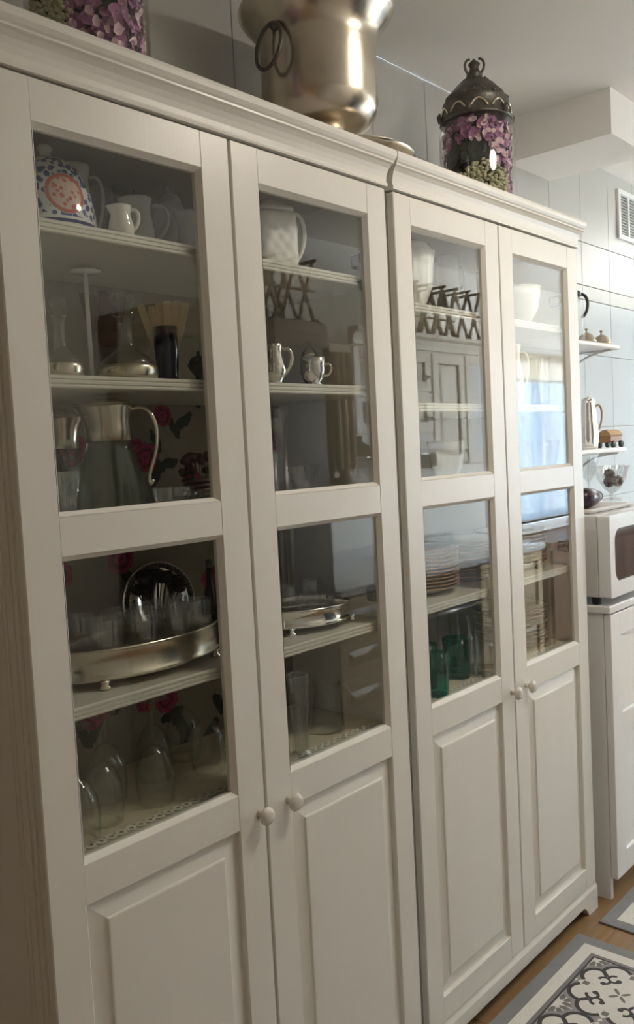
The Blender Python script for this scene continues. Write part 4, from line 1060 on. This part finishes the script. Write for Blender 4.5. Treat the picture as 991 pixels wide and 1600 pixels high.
def shelf_board(x0, x1, z, label):
    t = thing('wall_shelf', (0, 0, z), label, 'shelf', 'white bracket shelves on the tiled wall')
    MB().cbox(x0, x1, .150, WY-.001, -.016, 0, .004).build('board', white_melamine, t)
    for x in (x0+.06, x1-.06):
        MB().tube(bez([(x, .165, -.019), (x, .30, -.03), (x, WY-.03, -.08), (x, WY-.006, -.17)]), .0045, 8).build('bracket', white_enamel, t)
        MB().tube([(x, .16, -.020), (x, WY-.004, -.020)], .0035, 8).build('bracket_arm', white_enamel, t)
    return t
shelf_board(1.96, 2.505, 1.826, 'white bracket shelf carrying two small domed dishes')
shelf_board(1.96, 2.540, 1.445, 'white bracket shelf carrying the little wooden wagon')
zS = 1.8265
taupe = M('taupe_metal', (0.46, 0.38, 0.30), 0.3, 0.6, var=0.1)
for (u, y, lb) in ((917, .215, 'small taupe domed dish beside the iron-handled jug'), (940, .215, 'small taupe domed dish with a round knob near the end of the shelf')):
    p = loc_on(u, 528, y, zS); R = px(14, p)
    t = thing('domed_dish', p, lb, 'dish', 'domed dishes on the upper shelf')
    lath('plate', [(.0003, .006), (R*.7, .006), (R*1.12, .010), (R*1.12, .013), (R*.7, .010), (.0003, .010)], silver_dull, t)
    lath('cover', [(R*.98, .011), (R, .018), (R*.95, R*.6), (R*.75, R*1.0), (R*.4, R*1.25), (R*.14, R*1.35), (.0003, R*1.36)], taupe, t)
    lath('knob', [(R*.1, R*1.33), (R*.08, R*1.5), (R*.2, R*1.65), (R*.14, R*1.8), (.0003, R*1.83)], taupe, t)
    for k in range(3):
        a = 2*PI*k/3; lath('foot', [(.0003, 0), (.006, 0), (.007, .004), (.004, .008)], porcelain, t, 10, c=(R*.6*math.cos(a), R*.6*math.sin(a), 0))
p = loc_on(899, 525, .17, zS); H = topz(905, 447, .17)-zS
iron = M('dark_iron', (0.05, 0.055, 0.05), 0.4, 0.7)
t = thing('iron_jug', p, 'slim glass jug with a dark curled iron handle and lid', 'jug', None, ROT)
lath('glass_body', wall2([(.032, 0), (.034, .005), (.030, H*.45), (.020, H*.62), (.022, H*.80)], .003), clear, t)
lath('iron_collar', [(.0225, H*.78), (.024, H*.80), (.023, H*.86), (.012, H*.90), (.006, H*.93), (.009, H*.97), (.0003, H)], iron, t)
handle([(.022, 0, H*.82), (.055, 0, H*.86), (.058, 0, H*.50), (.026, 0, H*.40)], .0055, 'handle', iron, t)
zS = 1.4455
p = loc_on(954, 692, .225, zS); s_ = px(15, p)
t = thing('toy_wagon', p, 'little brown wooden wagon on four dark wheels', 'wagon', None, math.radians(-8))
brownw = M('wagon_wood', (0.30, 0.15, 0.06), 0.45, var=0.3, vscale=60)
MB().cbox(-s_*1.1, s_*1.1, -s_*.7, s_*.7, s_*.55, s_*1.25, .002).build('body', brownw, t)
MB().prism_x([(-s_*.75, s_*1.25), (-s_*.75, s_*1.35), (-s_*.4, s_*1.75), (0, s_*1.88), (s_*.4, s_*1.75), (s_*.75, s_*1.35), (s_*.75, s_*1.25)][::-1], -s_*1.15, s_*1.15).build('canopy', M('wagon_canopy', (0.42, 0.26, 0.12), 0.6, var=0.3, vscale=80), t)
MB().cbox(s_*1.1, s_*1.16, -s_*.5, s_*.5, s_*.7, s_*1.5, .001).build('end_panel', porcelain, t)
for (a, b_) in ((-.75, -.78), (.75, -.78), (-.75, .78), (.75, .78)):
    MB().tube([(a*s_, b_*s_-.004, s_*.36), (a*s_, b_*s_+.004, s_*.36)], s_*.36, 16).build('wheel', iron, t)
p = loc_on(921, 694, .225, zS); R = px(12, p); H = topz(921, 626, .225)-zS
t = thing('silver_pot', p, 'tall fluted polished silver pot with a wooden handle beside the toy wagon', 'pot', None, ROT)
MB().lathe(wall2([(R*1.0, 0), (R*1.1, H*.04), (R*1.25, H*.3), (R*1.0, H*.7), (R*.85, H*.95), (R*.9, H)], .002), 64, rfun=lambda a, z: 1+.05*math.cos(8*a)).build('pot_body', silver_bright, t)
handle([(R*.9, 0, H*.86), (R*2.0, 0, H*1.05), (R*2.2, 0, H*.55), (R*1.15, 0, H*.35)], R*.14, 'handle', M('handle_wood', (0.35, 0.24, 0.17), 0.4), t)
lath('lid', [(R*.9, H), (R*.6, H*1.05), (R*.2, H*1.07), (.0003, H*1.1)], silver_bright, t)

# low cabinet and microwave
x0 = 1.892
t = thing('low_cabinet', (0, 0, 0), 'white shaker low cabinet under the microwave', 'cabinet')
MB().box(x0, x0+.018, -.020, WY-.002, 0, .932).build('side_panel', white_melamine, t)
MB().box(x0+.582, x0+.60, -.020, WY-.002, 0, .932).build('side_panel', white_melamine, t)
MB().box(x0+.018, x0+.582, -.018, WY-.002, .08, .10).box(x0+.018, x0+.582, WY-.012, WY-.002, .10, .932).box(x0+.018, x0+.582, .03, .046, 0, .08).build('carcass', white_melamine, t)
MB().cbox(x0-.006, x0+.606, -.046, WY-.002, .933, .957, .003).build('top_board', white_melamine, t)
d = MB(); a, b_, c_, e_ = x0+.002, x0+.598, .072, .928; st = .075
d.cbox(a, a+st, -.044, -.0215, c_, e_, .0015).cbox(b_-st, b_, -.044, -.0215, c_, e_, .0015)
for (q0, q1) in ((c_, c_+st), (.545, .600), (e_-st, e_)): d.cbox(a+st-.001, b_-st+.001, -.0437, -.0217, q0, q1, .0015)
dd = d.build('door', white_melamine, t)
for (q0, q1) in ((c_+st, .545), (.600, e_-st)): MB().box(a+st-.004, b_-st+.004, -.034, -.026, q0-.004, q1+.004).build('panel', white_melamine, dd)
t = thing('microwave', (0, 0, 0), 'white microwave oven with a dark rounded door window, standing on the low cabinet', 'microwave')
m0, m1, mz0, mz1, my = 1.887, 2.367, .983, 1.243, -.052
mw_side = M('microwave_case', (0.66, 0.65, 0.63), 0.35)
MB().cbox(m0, m1, -.012, .31, mz0, mz1, .004).build('case', mw_side, t)
df = MB()
X0, X1, Z0, Z1 = m0, m0+.37, mz0, mz1
# door front with a rounded opening
def rr_(x0, x1, z0, z1, r, n=8, bulge=0):
    pts = []
    for (cx, cz, a0) in ((x1-r, z1-r, 0), (x0+r, z1-r, PI/2), (x0+r, z0+r, PI), (x1-r, z0+r, 3*PI/2)):
        for i in range(n+1):
            a = a0+PI/2*i/n; pts.append((cx+r*math.cos(a), cz+r*math.sin(a)))
    return pts
o1 = rr_(X0, X1, Z0, Z1, .006); i1 = rr_(X0+.036, X1-.025, Z0+.046, Z1-.045, .04)
n = len(o1); V = [(x, my, z) for x, z in o1]+[(x, my, z) for x, z in i1]+[(x, -.013, z) for x, z in o1]+[(x, my+.008, z) for x, z in i1]
F = []
for k in range(n):
    j = (k+1) % n
    F += [(k, n+k, n+j, j), (k, j, 2*n+j, 2*n+k), (n+k, 3*n+k, 3*n+j, n+j)]
df.add(V, F); dd = df.build('door', white_enamel, t)
MB().add([(x, my+.007, z) for x, z in i1], [tuple(range(n))[::-1]]).add([(x, my+.011, z) for x, z in i1], [tuple(range(n))]).build('door_window', M('microwave_window', (0.02, 0.022, 0.024), 0.05), dd)
MB().cbox(X1+.002, m1, my, -.013, mz0, mz1, .004).build('control_panel', white_enamel, t)
for z in (.11, .19): MB().tube([((X1+m1)/2, my-.012, mz0+z), ((X1+m1)/2, my, mz0+z)], .02, 20).build('dial', white_enamel, t)
for (x, y) in ((m0+.03, .01), (m1-.03, .01), (m0+.03, .28), (m1-.03, .28)): lath('foot', [(.0003, .9575), (.014, .9575), (.016, .984)], black, t, 12, c=(x, y, 0))
zM = mz1+.0008
t = thing('beaded_mat', (2.10, .13, zM), 'pale beaded tray mat lying on the microwave', 'mat')
MB().cbox(-.17, .155, -.105, .13, 0, .014, .004).build('mat', M('mat_linen', (0.60, 0.56, 0.53), 0.6, var=0.1), t)
mb = MB()
for k in range(28):
    mb.lathe([(.0003, 0), (.004, .001), (.0045, .004), (.0003, .008)], 6, (-.165+.0117*k, -.108, .003))
mb.build('bead_edging', crystal, t)['kind'] = 'stuff'
zM += .0145
p = loc_on(957, 790, .12, zM); R = px(26, p); H = topz(957, 728, .12)-zM
t = thing('footed_bowl', p, 'cut crystal footed bowl with a scalloped rim and dark purple fruit', 'bowl')
MB().lathe(wall2([(R*.55, 0), (R*.58, H*.03), (R*.2, H*.1), (R*.16, H*.22), (R*.5, H*.38), (R*.78, H*.65), (R*.9, H*.85), (R*1.02, H)], .004), 64, rfun=lambda a, z: cutf(a, z)*(1+.03*math.cos(10*a))).build('bowl_body', crystal, t)
lath('scalloped_rim', [(R*.98, H*.98), (R*1.03, H), (R*.99, H*1.02), (R*.96, H), (R*.98, H*.98)], crystal, t, 40, cap=False)
plum = M('dark_plum', (0.035, 0.012, 0.025), 0.25)
mbp = p
for k, (dx, dy, dz) in enumerate(((-.022, 0, .50), (.018, .012, .50), (.0, -.022, .52), (-.004, .006, .72))):
    r = R*.34
    o = MB().lathe([(.0003, -r), (r*.6, -r*.8), (r*.98, -r*.1), (r*.85, r*.6), (r*.4, r*.92), (r*.1, r*.85), (.0003, r*.82)], 20).build('plum', plum, None, (p[0]+dx, p[1]+dy, p[2]+H*dz+r*.3)); tag(o, 'dark purple plum in the footed crystal bowl', 'plum', 'plums in the footed bowl')
    MB().tube([(0, 0, r*.8), (r*.1, 0, r*1.15)], .0015, 5).build('stem', dark_wood, o)
p = loc_on(920, 780, .225, zM); R = px(17, p); H = topz(924, 702, .20)-zM
t = thing('crystal_compote', p, 'tall cut crystal compote behind the footed bowl', 'compote')
MB().lathe(wall2([(R*.7, 0), (R*.72, H*.03), (R*.2, H*.12), (R*.18, H*.35), (R*.6, H*.5), (R*.9, H*.75), (R, H)], .004), 56, rfun=cutf).build('compote_body', crystal, t)
lath('rim', [(R*.97, H*.99), (R*1.03, H), (R*.99, H*1.02), (R*.97, H*.99)], crystal, t, 40, cap=False)
p = loc_on(918, 795, .06, zM)
t = thing('aubergine', (p[0]+.02, p[1], p[2]+.034), 'glossy dark aubergine lying on the beaded mat', 'aubergine')
mb = MB(); mb.lathe([(.0003, -.07), (.022, -.062), (.034, -.035), (.030, .01), (.020, .05), (.014, .066), (.0003, .068)], 24)
mb.v = [(z, y, x) for x, y, z in mb.v]; mb.f = [f[::-1] for f in mb.f]; mb.build('fruit', plum, t)
mb = MB(); mb.lathe([(.015, .060), (.018, .064), (.010, .074), (.005, .078), (.004, .095), (.0003, .096)], 12); mb.v = [(z, y, x) for x, y, z in mb.v]; mb.f = [f[::-1] for f in mb.f]; mb.build('stalk', M('stalk_green', (0.08, 0.09, 0.04), 0.6), t)

# ---------------- rugs
for (x, y, lb) in ((1.643, -.022, 'patterned grey and white tile-print rug along the cabinet fronts'), (3.69, -.045, 'grey-bordered tile-print rug in front of the low cabinet')):
    t = MB().cbox(-1.95, 0, -.68, 0, 0, .006, .002).build('floor_rug', rugm, None, (x, y, .0003)); tag(t, lb, 'rug', 'tile-print floor rugs')
